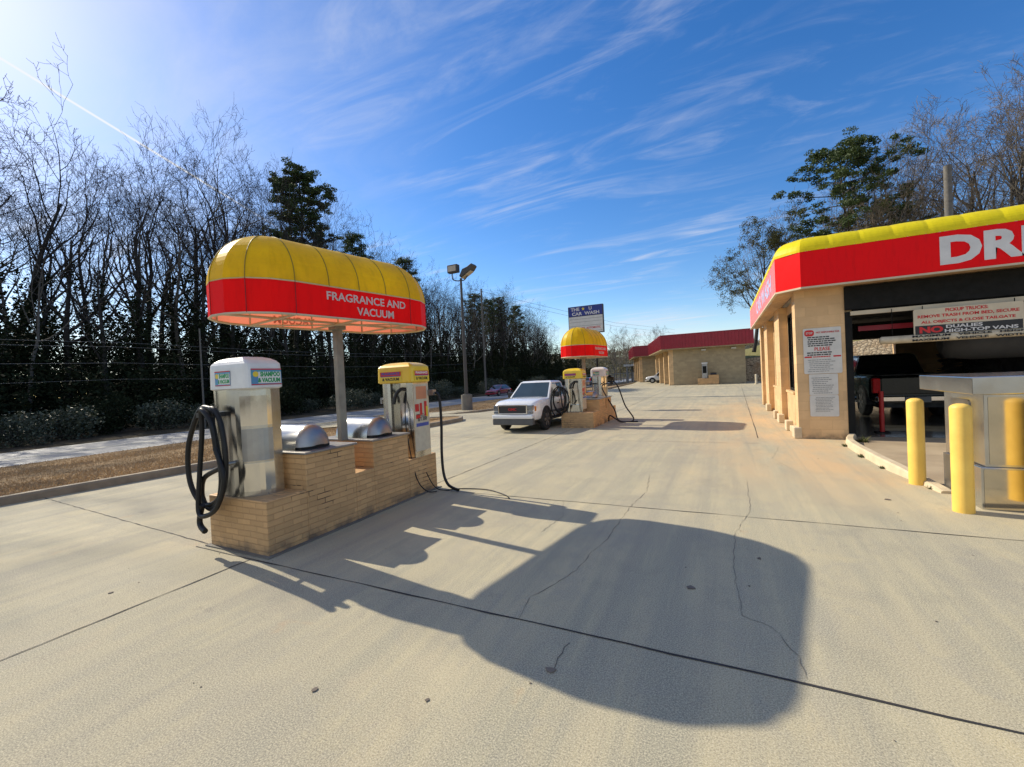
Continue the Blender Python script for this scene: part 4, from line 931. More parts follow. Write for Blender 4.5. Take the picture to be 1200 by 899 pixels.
m = MB(); st = [(-8.2 + math.cos(R_(90 + 36 * k)) * (.13 if k % 2 == 0 else .055), 5.94 + math.sin(R_(90 + 36 * k)) * (.13 if k % 2 == 0 else .055)) for k in range(10)]
m.add([(x, PY - .134, z) for x, z in st], [tuple(range(10))]); m.build('star', 'sticker_yellow', ps)
m = MB(); add_text(m, 'TOUCHLESS  AUTOMATIC', (-8.05, PY - .128, 4.66), fx, up_, w=1.95, h=.13, depth=.004, bold=.02); m.build('red_lettering', 'sign_red', ps)
m = MB(); 
for z in (4.45, 4.82, 5.08, 5.28): rect(m, (-8.065, PY - .127, z), fx, up_, 2.2, .02, .004)
m.build('letter_track', 'sign_grey_print', ps)

def upole(x, y, zb_, h, r, label, arm=True):
    p = empty('utility_pole', (x, y, zb_), label, 'utility pole')
    MB().tube([(x, y, zb_ - .2), (x, y, zb_ + h)], [r, r * .75], 10).build('pole', 'utility_wood', p)
    if arm: MB().box(x - .9, x + .9, y - .06, y + .06, zb_ + h - .8, zb_ + h - .68).build('crossarm', 'utility_wood', p)
    return p
upole(-29.6, 52, -.75, 14.8, .15, 'thin wooden utility pole at the edge of the wood beyond the light pole', False)
upole(-29.6, 15.9, -.75, 6.4, .06, 'short utility pole standing against the dark wood behind the near canopy', False)
upole(-29.6, -22, -.75, 14, .15, 'utility pole beyond the left edge of the lot')
upole(7.95, 22.4, 0, 8.9, .155, 'thick wooden utility pole rising behind the wash building', False)
for k, (x, z, lb) in enumerate(((-29.5, 4.55, 'highest pale wire crossing in front of the dark wood'), (-29.6, 4.32, 'second pale wire just under the highest one'), (-29.7, 3.45, 'middle pale wire crossing the dark wood'), (-29.6, 2.55, 'lowest faint wire crossing the dark wood'))):
    m = MB(); pts = []
    for i in range(41):
        y = -22 + 71 * i / 40; s = ((y - 12) / 34) ** 2 if y < 12 else ((y - 12) / 37) ** 2
        base = z + (.6 if k < 2 else .3) * (1 if y < 12 else 1) * s - .5 * math.sin(math.pi * ((y + 22) / 34 if y < 12 else (y - 12) / 37)) * .5
        pts.append((x, y, base))
    tag(m.tube(pts, (.009 if k < 3 else .006), 5).build('overhead_wire', 'wire', None, loc=(x, 12, z)), lb, 'wire', 'overhead wires along the road')
m = MB(); m.tube([(-29.6, 49, 13.6), (-20, 90, 12), (-12, 130, 13)], .02, 4); m.tube([(-29.6, 49, 12.9), (-20, 90, 11.3), (-12, 130, 12)], .02, 4)
tag(m.build('overhead_wire', 'wire', None, loc=(-29.6, 49, 13)), 'pair of far wires running across the sky from the tall utility pole', 'wire', 'overhead wires along the road')

# ------------------------------------------------------------------ self-serve bays (far)
def bay_building(p0, wfront, depth, sh, zw, zf0, zf1, label, bays, right_ext=0):
    b = empty('wash_bay_building', (p0[0], p0[1], 0), label, 'building', 'maroon roofed wash bay buildings')
    def Q(u, v): return (p0[0] + u + sh * v, p0[1] + v)      # parallelogram plan
    def wallq(u0, u1, v0, v1, z0, z1, m): m.plan([Q(u0, v0), Q(u1, v0), Q(u1, v1), Q(u0, v1)], z0, z1); return m
    m = MB(); wallq(0, wfront, 0, .25, 0, zw, m); wallq(wfront - .25, wfront, .25, depth, 0, zw, m); wallq(0, wfront, depth - .2, depth, 0, zw, m)
    for k in range(1, bays): wallq(.3, wfront - .25, depth * k / bays - .1, depth * k / bays + .1, 0, zw, m)
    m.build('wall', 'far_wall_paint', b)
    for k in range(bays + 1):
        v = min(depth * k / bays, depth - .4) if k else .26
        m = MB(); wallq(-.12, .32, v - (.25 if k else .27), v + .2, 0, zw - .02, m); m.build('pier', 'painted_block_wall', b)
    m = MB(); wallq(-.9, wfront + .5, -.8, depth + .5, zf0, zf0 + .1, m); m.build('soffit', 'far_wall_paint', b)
    m = MB(); wallq(-.95, wfront + .55, -.85, depth + .55, zf0 + .102, zf1, m); m.build('fascia', 'maroon_metal', b)
    m = MB()
    n = int((wfront + 1.5) / .3)
    for i in range(n): wallq(-.95 + .3 * i, -.95 + .3 * i + .04, -.89, -.85, zf0 + .1, zf1 - .02, m)
    n = int((depth + 1.4) / .3)
    for i in range(n): wallq(-.99, -.95, -.85 + .3 * i, -.81 + .3 * i, zf0 + .1, zf1 - .02, m)
    m.build('fascia_rib', 'maroon_metal', b)
    m = MB(); wallq(-1.0, wfront + .6, -.9, depth + .6, zf1, zf1 + .06, m); m.build('roof_edge', 'maroon_metal', b)
    for u in (wfront * .47, wfront * .86): MB().box(Q(u, 0)[0] - .22, Q(u, 0)[0] + .22, p0[1] - .2, p0[1] - .01, zf0 - .28, zf0 - .12).build('wall_light', 'sign_white', b, bevel=.02)
    return b
bay_building((-5.05, 48.2), 7.0, 13.5, -.235, 3.9, 3.72, 5.2, 'nearer tan bay building with ribbed maroon roof band and open bays on its left side', 3)
bay_building((-11.2, 66.5), 8.0, 15, -.235, 3.9, 3.78, 5.35, 'farther bay building with maroon roof band partly behind the nearer one', 3)
i3 = island(-2.35, -.45, 46.7, 47.6, [(46.7, 47.6, .62, 0)], 'small tan island against the far bay building holding a grey machine', (-1.4, 47.1, 0))
MB().box(-1.35, -.46, 46.71, 47.59, .62, .95).build('brickwork', 'painted_brick', i3)
fm = empty('coin_machine', (-1.7, 47.1, .62), 'upright grey machine on the small island by the far bay wall', 'machine')
MB().box(-1.95, -1.45, 46.9, 47.4, .62, 2.15).build('body', 'weathered_steel', fm, bevel=.03); MB().box(-1.98, -1.42, 46.87, 47.43, 2.1, 2.2).build('cap', 'white_plastic', fm, bevel=.03)
rect(MB(), (-1.7, 46.89, 1.5), fx, up_, .34, .7, .01).build('panel', 'dark_metal', fm)
MB().loft([[(x, 47.15 + math.cos(a) * .25, .95 + math.sin(a) * .22) for a in [k * math.pi / 8 for k in range(9)]] for x in (-1.2, -.65)]).build('hood', 'black_plastic', i3)
wv = empty('low_marker_post', (2.55, 44, 0), 'short pale marker post at the corner beside the far bay building', 'post'); MB().cyl((2.55, 44), .09, 0, .85, 12, .05).build('post', 'cream_pipe', wv); MB().cyl((2.55, 44), .16, 0, .06, 12).build('base', 'cream_pipe', wv)
# embankment and stone retaining wall behind
def bank():
    vs = []; fs = []; NX, NY = 60, 16; qq = random.Random(2)
    for j in range(NY):
        for i in range(NX):
            x = -1 + i * 1.6; t = j / (NY - 1); y = 56.2 - .42 * min(x, 45) + t * 60
            top = 2.2 + max(0, min(1, (x - 1) / 14)) * 1.6
            z = top + (1.5 + max(0, min(1, (x - 2) / 30)) * 5) * min(1, t * 4) + qq.uniform(-.15, .15)
            if i == 0: z = -1
            vs.append((x, y, z if j else top - .1))
    for j in range(NY - 1):
        for i in range(NX - 1): a = j * NX + i; fs.append((a, a + 1, a + NX + 1, a + NX))
    return struct('embankment', MB().add(vs, fs, True), 'dry_bank')
bank()
rw = MB(); rings = []
for k in range(30):
    x = -.5 + k * 2; top = 2.3 + max(0, min(1, (x - 1) / 14)) * 1.7 + .06 * math.sin(k * 1.7)
    yw = 55.8 - .42 * min(x, 45); rings.append([(x, yw - .4, -.1), (x, yw, top), (x, yw + .5, top), (x, yw + .6, -.1)])
o = rw.loft(rings, True, False).build('retaining_wall', 'rubble_stone', None, loc=(20, 53, 0)); tag(o, 'long tan rubble stone retaining wall below the dry grass bank', 'wall')

# ------------------------------------------------------------------ vehicles
def vehicle(name, label, cat, loc, rz, kind, paint, sc=1.0, near=True, group=None):
    v = empty(name, loc, label, cat, group, rz); v.scale = (sc, sc, sc)
    pick = kind == 'pickup'
    if pick: Lh, W2, zb_, prof = 2.62, .88, .42, [(-2.62, 1.10), (-2.5, 1.17), (-.62, 1.17), (-.6, 1.15), (1.02, 1.15), (1.3, 1.17), (1.7, 1.16), (2.1, 1.13), (2.35, 1.09), (2.50, 1.04), (2.58, .96), (2.62, .84)]
    elif kind == 'suv': Lh, W2, zb_, prof = 2.3, .88, .34, [(-2.3, .85), (-2.2, .98), (-1.9, 1.0), (1.0, .98), (2.0, .86), (2.22, .76), (2.3, .6)]
    else: Lh, W2, zb_, prof = 2.25, .86, .26, [(-2.25, .75), (-2.15, .90), (-1.7, .94), (1.0, .90), (1.95, .76), (2.17, .66), (2.25, .52)]
    rings = []
    for x, zt in prof:
        tt = max(0, (abs(x) - (Lh - .55)) / .55); w_ = W2 * (1 - .14 * tt ** 2.2)
        zm = zb_ + (zt - zb_) * .55
        half = [(w_ * .90, zb_), (w_ * .975, zb_ + .05), (w_, zb_ + .16), (w_ * 1.0, zm), (w_ * .99, zt - .16), (w_ * .97, zt - .08), (w_ * .93, zt - .025), (w_ * .85, zt)]
        cr = .035 if x > 1.1 else 0
        rings.append([(x, y, z) for y, z in half] + [(x, w_ * .5, zt + cr), (x, -w_ * .5, zt + cr)] + [(x, -y, z) for y, z in reversed(half)])
    b = MB().loft(rings, True, True).build('body', paint, v, world=False)
    # cabin
    if pick: cb = [(-.66, 1.14), (-.50, 1.76), (.50, 1.78), (1.26, 1.14)]
    elif kind == 'suv': cb = [(-2.05, .98), (-1.75, 1.58), (.35, 1.62), (1.15, .97)]
    else: cb = [(-1.85, .93), (-1.15, 1.38), (.15, 1.42), (1.05, .89)]
    (xa, za), (xb, zb2), (xc, zc2), (xd, zd) = cb; wb, wt = W2 * .95, W2 * .74
    def sect(t):   # interpolate side outline: t in 0..1 from belt to roof
        return (xa + (xb - xa) * t, xd + (xc - xd) * t, za + (zb2 - za) * t, zd + (zc2 - zd) * t, wb + (wt - wb) * t)
    vs = []; rg = []
    for t, ins in ((0, 0), (.5, 0), (.93, 0), (1.0, .06)):
        x0, x1, z0, z1, w_ = sect(t); w_ -= ins; x0 += ins; x1 -= ins
        rg.append([(x0, -w_, z0), (x1, -w_, z1), (x1 + .03, 0, z1 + (.01 if t > .9 else 0)), (x1, w_, z1), (x0, w_, z0), (x0 - .02, 0, z0)])
    MB().loft(rg, True, False).build('cabin', paint, v, world=False, bevel=.025)
    # glazing: quads proud of the cabin sides
    gm = 'window_blue' if paint == 'car_white' else 'window_dark'
    def quad_side(sgn, xl0, xl1, xu0, xu1, t0, t1):
        m = MB(); pts = []
        for t, (xx0, xx1) in ((t0, (xl0, xl1)), (t1, (xu0, xu1))):
            _, _, z0, z1, w_ = sect(t); pts += [(xx0, sgn * (w_ + .006), z0 + (z1 - z0) * .5), (xx1, sgn * (w_ + .006), z0 + (z1 - z0) * .5)]
        a, b_, c, d = pts; q = [a, b_, d, c]
        inn = [(p[0], p[1] - sgn * .02, p[2]) for p in q]
        m.add(q + inn, [(0, 1, 2, 3), (7, 6, 5, 4), (0, 4, 5, 1), (1, 5, 6, 2), (2, 6, 7, 3), (3, 7, 4, 0)]); return m
    x0l, x1l, _, _, _ = sect(.08); x0u, x1u, _, _, _ = sect(.86)
    nsp = 2
    bl = [x0l + .10 + (x1l - .12 - x0l - .10) * k / nsp for k in range(nsp + 1)]; bu = [x0u + .10 + (x1u - .05 - x0u - .10) * k / nsp for k in range(nsp + 1)]
    mid_l = (bl[0] + bl[-1]) / 2 - .05; bl[1] = bu[1] = mid_l
    for sgn in (1, -1):
        for k in range(nsp):
            quad_side(sgn, bl[k] + .03, bl[k + 1] - .03, bu[k] + .03, bu[k + 1] - .03, .08, .86).build('side_window', 'window_dark', v, world=False)
    def quad_end(front):
        q = []
        for t in (.06, .90):
            x0, x1, z0, z1, w_ = sect(t); x = x1 + .012 if front else x0 - .012; z = z1 if front else z0
            q += [(x, -(w_ - .07), z), (x + (.03 if front else -.02), 0, z), (x, w_ - .07, z)]
        vs = q + [(p[0] + (-.03 if front else .03), p[1], p[2] - .01) for p in q]
        return MB().add(vs, [(0, 1, 4, 3), (1, 2, 5, 4), (6, 9, 10, 7), (7, 10, 11, 8), (0, 6, 7, 1), (1, 7, 8, 2), (3, 4, 10, 9), (4, 5, 11, 10), (0, 3, 9, 6), (2, 8, 11, 5)])
    quad_end(True).build('windscreen', gm, v, world=False); quad_end(False).build('rear_window', 'window_dark', v, world=False)
    # wheels and arches
    wr = .40 if pick else .33; xf, xr = (1.66, -1.52) if pick else (1.42, -1.38)
    for xw in (xf, xr):
        for sgn in (1, -1):
            ya, yb_ = sgn * (W2 - .2), sgn * (W2 + .012)
            m = MB(); pts = [(xw + math.cos(a) * (wr + .09), wr + math.sin(a) * (wr + .09)) for a in [k / 14 * math.pi - .1 for k in range(16)]]
            pts = [(x, min(z, 1.04)) for x, z in pts]
            m.prism(pts, min(ya, sgn * (W2 + .006)), max(ya, sgn * (W2 + .006))); m.build('wheel_arch', 'sign_black', v, world=False)
            m = MB(); prof_ = [(wr * .62, .02), (wr * .9, .0), (wr, .03), (wr, .19), (wr * .9, .22), (wr * .62, .2)]
            m.loft([[(xw + math.cos(2 * math.pi * k / 28) * r_, sgn * (W2 + .03 - d_), wr + math.sin(2 * math.pi * k / 28) * r_) for k in range(28)] for r_, d_ in prof_])
            w = m.build('wheel', 'tyre_rubber', v, world=False)
            m = MB(); m.disc_x((xw, wr), wr * .63, sgn * (W2 - .02), sgn * (W2 + .0), 24)
            for k in range(6):
                a = k * math.pi / 3; ca, sa = math.cos(a), math.sin(a); y1 = sgn * (W2 + .0); y2 = sgn * (W2 + .022)
                vv = [(xw + ca * r_ - sa * t_, y, wr + sa * r_ + ca * t_) for y in (y1, y2) for r_, t_ in ((.04, -.035), (wr * .6, -.045), (wr * .6, .045), (.04, .035))]
                m.add(vv, [(0, 1, 2, 3), (7, 6, 5, 4), (0, 4, 5, 1), (1, 5, 6, 2), (2, 6, 7, 3), (3, 7, 4, 0)])
            r = m.build('rim', 'alloy', w, world=False)
    # front
    zf = .72 if pick else .5
    if pick:
        MB().box(Lh - .06, Lh + .05, -.52, .52, zf - .02, zf + .24).build('grille', 'black_plastic', v, world=False, bevel=.02)
        MB().box(Lh + .0, Lh + .06, -.56, .56, zf + .235, zf + .275).box(Lh + .0, Lh + .06, -.56, .56, zf - .06, zf - .02).box(Lh, Lh + .06, -.58, -.53, zf - .06, zf + .27).box(Lh, Lh + .06, .53, .58, zf - .06, zf + .27).build('grille_surround', 'chrome', v, world=False, bevel=.008)
        m = MB(); add_text(m, 'GMC', (Lh + .052, 0, zf + .11), (0, 1, 0), (0, 0, 1), w=.32, h=.09, depth=.012); m.build('grille_lettering', 'sign_red', v, world=False)
        MB().box(Lh - .12, Lh + .14, -.80, .80, .50, .64).build('bumper', paint, v, world=False, bevel=.04)
        MB().box(Lh - .10, Lh + .11, -.79, .79, .28, .50).build('lower_bumper', 'grey_cladding', v, world=False, bevel=.03)
        for s in (1, -1):
            h_ = MB().box(Lh - .22, Lh + .035, min(s * .575, s * .775), max(s * .575, s * .775), zf + .06, zf + .25).build('headlight', 'headlamp_glass', v, world=False, bevel=.02)
            MB().box(Lh - .20, Lh + .03, min(s * .575, s * .775), max(s * .575, s * .775), zf - .05, zf + .04).build('fog_light', 'headlamp_glass', v, world=False, bevel=.02)
            MB().box(Lh - .26, Lh - .10, min(s * .72, s * .825), max(s * .72, s * .825), zf + .04, zf + .2).build('side_marker', 'amber', v, world=False)
            MB().box(-2.66, -2.50, min(s * .72, s * .885), max(s * .72, s * .885), .70, 1.10).build('tail_light', 'tail_red', v, world=False, bevel=.015)
            MB().box(-.95, 1.25, min(s * .86, s * .90), max(s * .86, s * .90), .60, .68).build('side_moulding', 'grey_cladding', v, world=False, bevel=.008)
            MB().box(-.9, 1.2, min(s * .78, s * .87), max(s * .78, s * .87), .33, .38).build('side_step', 'grey_cladding', v, world=False)
            m = MB()
            for xx in (-.62, .28, 1.18): m.box(xx, xx + .012, min(s * .87, s * .884), max(s * .87, s * .884), .5, 1.03)
            m.build('door_gap', 'sign_black', v, world=False)
            m = MB()
            for xx in (-.50, .40): m.box(xx, xx + .15, min(s * .87, s * .905), max(s * .87, s * .905), .88, .92)
            m.build('door_handle', 'sign_black', v, world=False)
        MB().box(-2.60, -.70, -.72, .72, 1.165, 1.18).build('bed_cover', 'sign_black', v, world=False)
        MB().box(-2.80, -2.6, -.84, .84, .46, .62).build('rear_bumper', 'chrome', v, world=False, bevel=.03)
        MB().box(-2.82, -2.78, -.26, .26, .45, .60).build('number_plate', 'sign_white' if False else 'sign_grey_print', v, world=False)
        MB().box(-2.64, -2.615, -.70, .70, .66, 1.10).build('tailgate', paint, v, world=False, bevel=.02)
        MB().box(-2.4, 2.4, -.7, .7, .28, .46).build('underbody', 'sign_black', v, world=False)
    else:
        MB().box(Lh - .04, Lh + .03, -.40, .40, zf - .04, zf + .08).build('grille', 'black_plastic', v, world=False)
        MB().box(Lh - .06, Lh + .06, -.80, .80, .24, .40).build('bumper', paint, v, world=False, bevel=.03)
        for s in (1, -1):
            MB().box(Lh - .25, Lh + .02, min(s * .48, s * .82), max(s * .48, s * .82), zf, zf + .14).build('headlight', 'headlamp_glass', v, world=False, bevel=.03)
            MB().box(-Lh - .02, -Lh + .15, min(s * .48, s * .83), max(s * .48, s * .83), .62, .80).build('tail_light', 'tail_red', v, world=False, bevel=.02)
        MB().box(-2.1, 2.1, -.7, .7, .18, .36).build('underbody', 'sign_black', v, world=False)
    xm = sect(.1)[1] - .35
    for s in (1, -1):
        MB().box(xm - .08, xm + .08, min(s * (W2 + .01), s * (W2 + .20)), max(s * (W2 + .01), s * (W2 + .20)), (1.17 if pick else .92), (1.36 if pick else 1.05)).box(xm - .03, xm + .03, min(s * (W2 - .1), s * (W2 + .03)), max(s * (W2 - .1), s * (W2 + .03)), (1.17 if pick else .92), (1.22 if pick else .96)).build('mirror', 'black_plastic', v, world=False, bevel=.02)
    return v
vehicle('pickup_truck', 'white crew cab pickup truck with dark grille parked left of the far island', 'pickup truck', (-5.50, 13.4, 0), R_(-91), 'pickup', 'car_white', .82)
vehicle('pickup_truck', 'black pickup truck seen from behind inside the wash tunnel', 'pickup truck', (4.50, 17.5, .012), R_(90), 'pickup', 'car_dark_green', 1.0)
vehicle('car', 'dark red car driving on the road beyond the light pole', 'car', (-27.0, 50.8, -.65), R_(-91), 'car', 'car_red', .98)
vehicle('car', 'white car nose out in a wash bay of the far buildings', 'car', (-7.2, 60.6, 0), R_(185), 'suv', 'car_white', 1.0)
vehicle('car', 'silver car far down the road just above the white pickup roof', 'car', (-24.2, 84, -.65), R_(89), 'suv', 'car_silver', 1.0)
vehicle('pickup_truck', 'dark pickup far down the road behind the cabin of the white pickup', 'pickup truck', (-15.8, 62, 0), R_(80), 'pickup', 'car_dark_green', .95)

# ------------------------------------------------------------------ trees
def seg_mesh(mb, segs, nmin=3):
    for (p0, p1, r0, r1, lv) in segs:
        n = 8 if lv == 0 else (5 if lv == 1 else (4 if lv == 2 else 3))
        d = (p1 - p0)
        if d.length < 1e-4: continue
        d = d.normalized(); u = d.orthogonal().normalized(); w = d.cross(u); o = len(mb.v)
        for p, r in ((p0, r0), (p1, r1)):
            for k in range(n):
                a = 2 * math.pi * k / n; mb.v.append(tuple(p + (u * math.cos(a) + w * math.sin(a)) * r))
        for k in range(n): mb.f.append((o + k, o + (k + 1) % n, o + n + (k + 1) % n, o + n + k)); mb.sm.append(lv < 2)
def grow(q, h, spread=.5, clear=.4, maxlv=5, kids=(7, 4, 4, 4, 3), r0=None, up=.25, fork=True, minr=.010):
    segs = []; tips = []
    def limb(p, d, ln, r, lv):
        n = (9, 6, 5, 4, 3, 2)[min(lv, 5)]; pts = [p]; ds = [d]; c = p; dd = d
        wob_ = (.06, .14, .16, .16, .15, .14)[min(lv, 5)]
        for k in range(n):
            dd = (dd + Vector((q.gauss(0, wob_), q.gauss(0, wob_), q.gauss(0, wob_) + (up * .35 if lv else 0)))).normalized()
            c = c + dd * (ln / n); pts.append(c); ds.append(dd)
        rr = [max(minr * .8, r * (1 - .78 * k / n)) for k in range(n + 1)]
        for k in range(n): segs.append((pts[k], pts[k + 1], rr[k], rr[k + 1], lv))
        tips.append((pts[-1], lv))
        if lv >= maxlv: return
        nk = kids[min(lv, len(kids) - 1)]; nk = max(2, int(nk * q.uniform(.8, 1.25)))
        for j in range(nk):
            t = (clear + (1 - clear) * ((j + q.random()) / nk)) if lv == 0 else (.25 + .75 * ((j + q.random()) / nk))
            i = min(int(t * n), n - 1); fr = t * n - i; bp = pts[i].lerp(pts[i + 1], fr); bd = ds[i]
            a = q.uniform(0, 6.283); sd = bd.orthogonal().normalized(); sd.rotate(Matrix.Rotation(a, 3, bd))
            ang = q.uniform(.45, .95) if lv else q.uniform(.5, .9) * (1.2 - .5 * t)
            nd = (bd * math.cos(ang) + sd * math.sin(ang) * (1 + spread * .5)).normalized()
            nl = ln * (q.uniform(.38, .58) if lv == 0 else q.uniform(.42, .62)) * (1.15 - .45 * t if lv == 0 else 1)
            limb(bp, nd, nl, max(minr, rr[i] * q.uniform(.50, .72)), lv + 1)
    limb(Vector((0, 0, -.3)), Vector((q.gauss(0, .04), q.gauss(0, .04), 1)).normalized(), h, r0 or h * .0195, 0)
    return segs, tips
def leaves(mb, q, c, rad, n, s, flat=.8):
    for _ in range(n):
        v = Vector((q.gauss(0, 1), q.gauss(0, 1), q.gauss(0, 1))); v.normalize(); r = rad[0] * q.random() ** .4
        p = Vector((c[0] + v.x * r, c[1] + v.y * r, c[2] + v.z * rad[1] * (r / rad[0])))
        a = Vector((q.gauss(0, 1), q.gauss(0, 1), q.gauss(0, flat))).normalized(); b = a.orthogonal().normalized(); b.rotate(Matrix.Rotation(q.random() * 6.28, 3, a))
        ss = s * q.uniform(.5, 1.3); o = len(mb.v)
        mb.v += [tuple(p - a * ss * .5), tuple(p + b * ss * .3), tuple(p + a * ss * .5), tuple(p - b * ss * .3)]; mb.f.append((o, o + 1, o + 2, o + 3)); mb.sm.append(False)
PROTO = {}
def bare_proto(key, seed, h, ivy=0, bark='bark', twig='twig', leafc=0, minr=.012, **kw):
    q = random.Random(seed); segs, tips = grow(q, h, minr=minr, **kw)
    t = MB(); c = MB(); seg_mesh(t, [s for s in segs if s[4] <= 2]); seg_mesh(c, [s for s in segs if s[4] > 2])
    parts = [('trunk', t, bark), ('crown', c, twig)]
    if ivy:
        iv = MB()
        for s in segs:
            if s[4] == 0 or (s[4] == 1 and q.random() < .45):
                zz_ = s[0].z / h
                if zz_ < ivy:
                    nn_ = int((s[1] - s[0]).length * (420 if s[4] == 0 else 150) * (1.1 - zz_)); m_ = (s[0] + s[1]) / 2
                    for k in range(3):
                        pp_ = s[0].lerp(s[1], (k + .5) / 3); leaves(iv, q, pp_, ((1.0 if s[4] == 0 else .5) * q.uniform(.6, 1.2), (s[1] - s[0]).length * .35), nn_ // 3, .2)
        parts.append(('ivy', iv, 'ivy_leaf'))
    if leafc:
        lf = MB()
        for p, lv in tips:
            if lv >= 3 and q.random() < leafc: leaves(lf, q, p, (.45, .32), 22, .16)
        parts.append(('foliage', lf, 'dry_leaf'))
    PROTO[key] = (parts, h)
def place_tree(key, x, y, z, s, rz, name, label, cat, group):
    parts, h = PROTO[key]
    e = empty(name, (x, y, z), label, cat, group, rz); e.scale = (s, s, s)
    if isinstance(parts[0], tuple):
        objs = [mb.build(nm, mt, e, world=False) for nm, mb, mt in parts]; PROTO[key] = (objs, h)
    else:
        for o in parts: c = o.copy(); COL.objects.link(c); c.parent = e
    return e
bare_proto('ash', 11, 25, spread=.5, clear=.35, ivy=.55, minr=.016)
bare_proto('oak', 12, 23, spread=.9, clear=.28, ivy=.42, kids=(9, 5, 4, 4, 3), minr=.016)
bare_proto('poplar', 13, 27, spread=.25, clear=.45, up=.6, kids=(9, 4, 4, 3, 3), ivy=.62, minr=.015)
bare_proto('elm', 14, 24, spread=.7, clear=.4, kids=(7, 5, 4, 4, 3), ivy=.4, minr=.016)
bare_proto('maple', 15, 21, spread=.5, clear=.3, up=.5, kids=(10, 4, 4, 3, 3), ivy=.62, minr=.015)
wobs = 1
bare_proto('slim', 16, 23, spread=.2, clear=.5, up=.5, kids=(8, 4, 3, 3, 2), r0=.30, bark='pale_bark', minr=.014)
bare_proto('slim2', 17, 21, spread=.35, clear=.45, up=.4, kids=(8, 4, 4, 3, 2), r0=.26, bark='pale_bark', minr=.014)
bare_proto('pale', 18, 13, spread=.6, clear=.25, kids=(9, 5, 4, 4, 3), bark='pale_bark', twig='pale_twig', minr=.012)
bare_proto('pale2', 19, 14, spread=.4, clear=.3, up=.5, kids=(9, 4, 4, 4, 3), bark='pale_bark', twig='pale_twig', minr=.012)
bare_proto('water', 20, 13, spread=.9, clear=.28, kids=(8, 4, 4, 4, 3), leafc=.62, minr=.012)
def pine_proto(key, seed, h, base=.5, wid=3.4, dens=1.0, s=.2, round_=True, lpc=60):
    q = random.Random(seed); t = MB(); c = MB(); segs = []
    top = Vector((q.gauss(0, .3), q.gauss(0, .3), h)); n = 14; pts = [Vector((math.sin(k * .7 + seed) * .12 * k / n, math.cos(k * .5) * .1 * k / n, -.3 + (h + .3) * k / n)) for k in range(n + 1)]
    for k in range(n): segs.append((pts[k], pts[k + 1], h * .013 * (1 - .85 * k / n), h * .013 * (1 - .85 * (k + 1) / n), 0))
    nb = int(40 * dens)
    for j in range(nb):
        f = base + (1 - base) * (j + q.random()) / nb; z = f * h; u = (f - base) / (1 - base)
        prof = math.sin(min(1, (u ** 1.25 * .84 + .13)) * math.pi) ** .5 if round_ else (1 - u) ** .8 + .1
        ln = wid * prof * q.uniform(.55, 1.15); a = j * 2.4 + q.uniform(-.4, .4)
        d = Vector((math.cos(a), math.sin(a), q.uniform(-.05, .35) + .25 * u)).normalized(); p = pts[min(n, int(f * n))].copy(); p.z = z; c_ = p
        for k in range(4):
            d = (d + Vector((q.gauss(0, .12), q.gauss(0, .12), .06 + q.gauss(0, .08)))).normalized(); nx = c_ + d * ln / 4; segs.append((c_, nx, .06 * (1 - .2 * k), .06 * (1 - .2 * (k + 1)), 2))
            if k >= 1:
                for _ in range(3):
                    cc = nx + Vector((q.gauss(0, .35), q.gauss(0, .35), q.gauss(.1, .22))); leaves(c, q, cc, (q.uniform(.35, .6), q.uniform(.16, .28)), int(lpc * dens), s)
            c_ = nx
    seg_mesh(t, segs); PROTO[key] = ([('trunk', t, 'bark'), ('crown', c, 'pine_needle')], h)
pine_proto('pine', 31, 24, .60, 3.5, 1.3, lpc=75); pine_proto('pine2', 32, 22, .62, 2.6, .8); pine_proto('pine3', 33, 15, .30, 5.0, 1.15, .17, True, 95)
def bush_proto(key, seed, w_, h, n, mat='shrub_leaf', s=.16):
    q = random.Random(seed); st = MB(); lf = MB(); segs = []
    for k in range(14):
        a = q.random() * 6.28; d = Vector((math.cos(a) * .6, math.sin(a) * .6, 1)).normalized(); segs.append((Vector((0, 0, -.1)), d * h * .8, .03, .01, 3))
    seg_mesh(st, segs)
    lumps = [(q.uniform(-w_, w_) * .6, q.uniform(-w_, w_) * .6, h * q.uniform(.2, .75), q.uniform(.3, .6)) for _ in range(16)]
    for (x, y, z, r) in lumps: leaves(lf, q, (x, y, z), (w_ * r, h * .35), n // 16, s)
    PROTO[key] = ([('stem', st, 'bark'), ('foliage', lf, mat)], h)
bush_proto('bush', 41, 2.2, 2.6, 3600); bush_proto('bush2', 42, 1.8, 2.0, 2600); bush_proto('bush3', 43, 2.6, 3.4, 4200, 'ivy_leaf', .2); bush_proto('thicket', 44, 3, 4.5, 3600, 'thicket_leaf', .2)

q = random.Random(77)
GW = 'bare trees of the wood across the road'
desc = {'ash': 'tall bare tree with ivy on its trunk', 'oak': 'broad bare tree with spreading limbs', 'poplar': 'tall narrow bare tree thick with ivy', 'elm': 'bare tree with clean dark trunk', 'maple': 'bare tree with upswept limbs and ivy',
        'slim': 'slender pale trunked bare tree', 'slim2': 'slim pale barked bare tree with loose crown', 'pine': 'dark round topped pine', 'pine2': 'thin pine with small dark crown'}
desc_where = lambda y: 'at the left edge of the wood' if y < 12 else ('left of the near canopy' if y < 22 else ('behind the near canopy' if y < 45 else ('right of the light pole' if y < 80 else 'at the far end of the wood')))
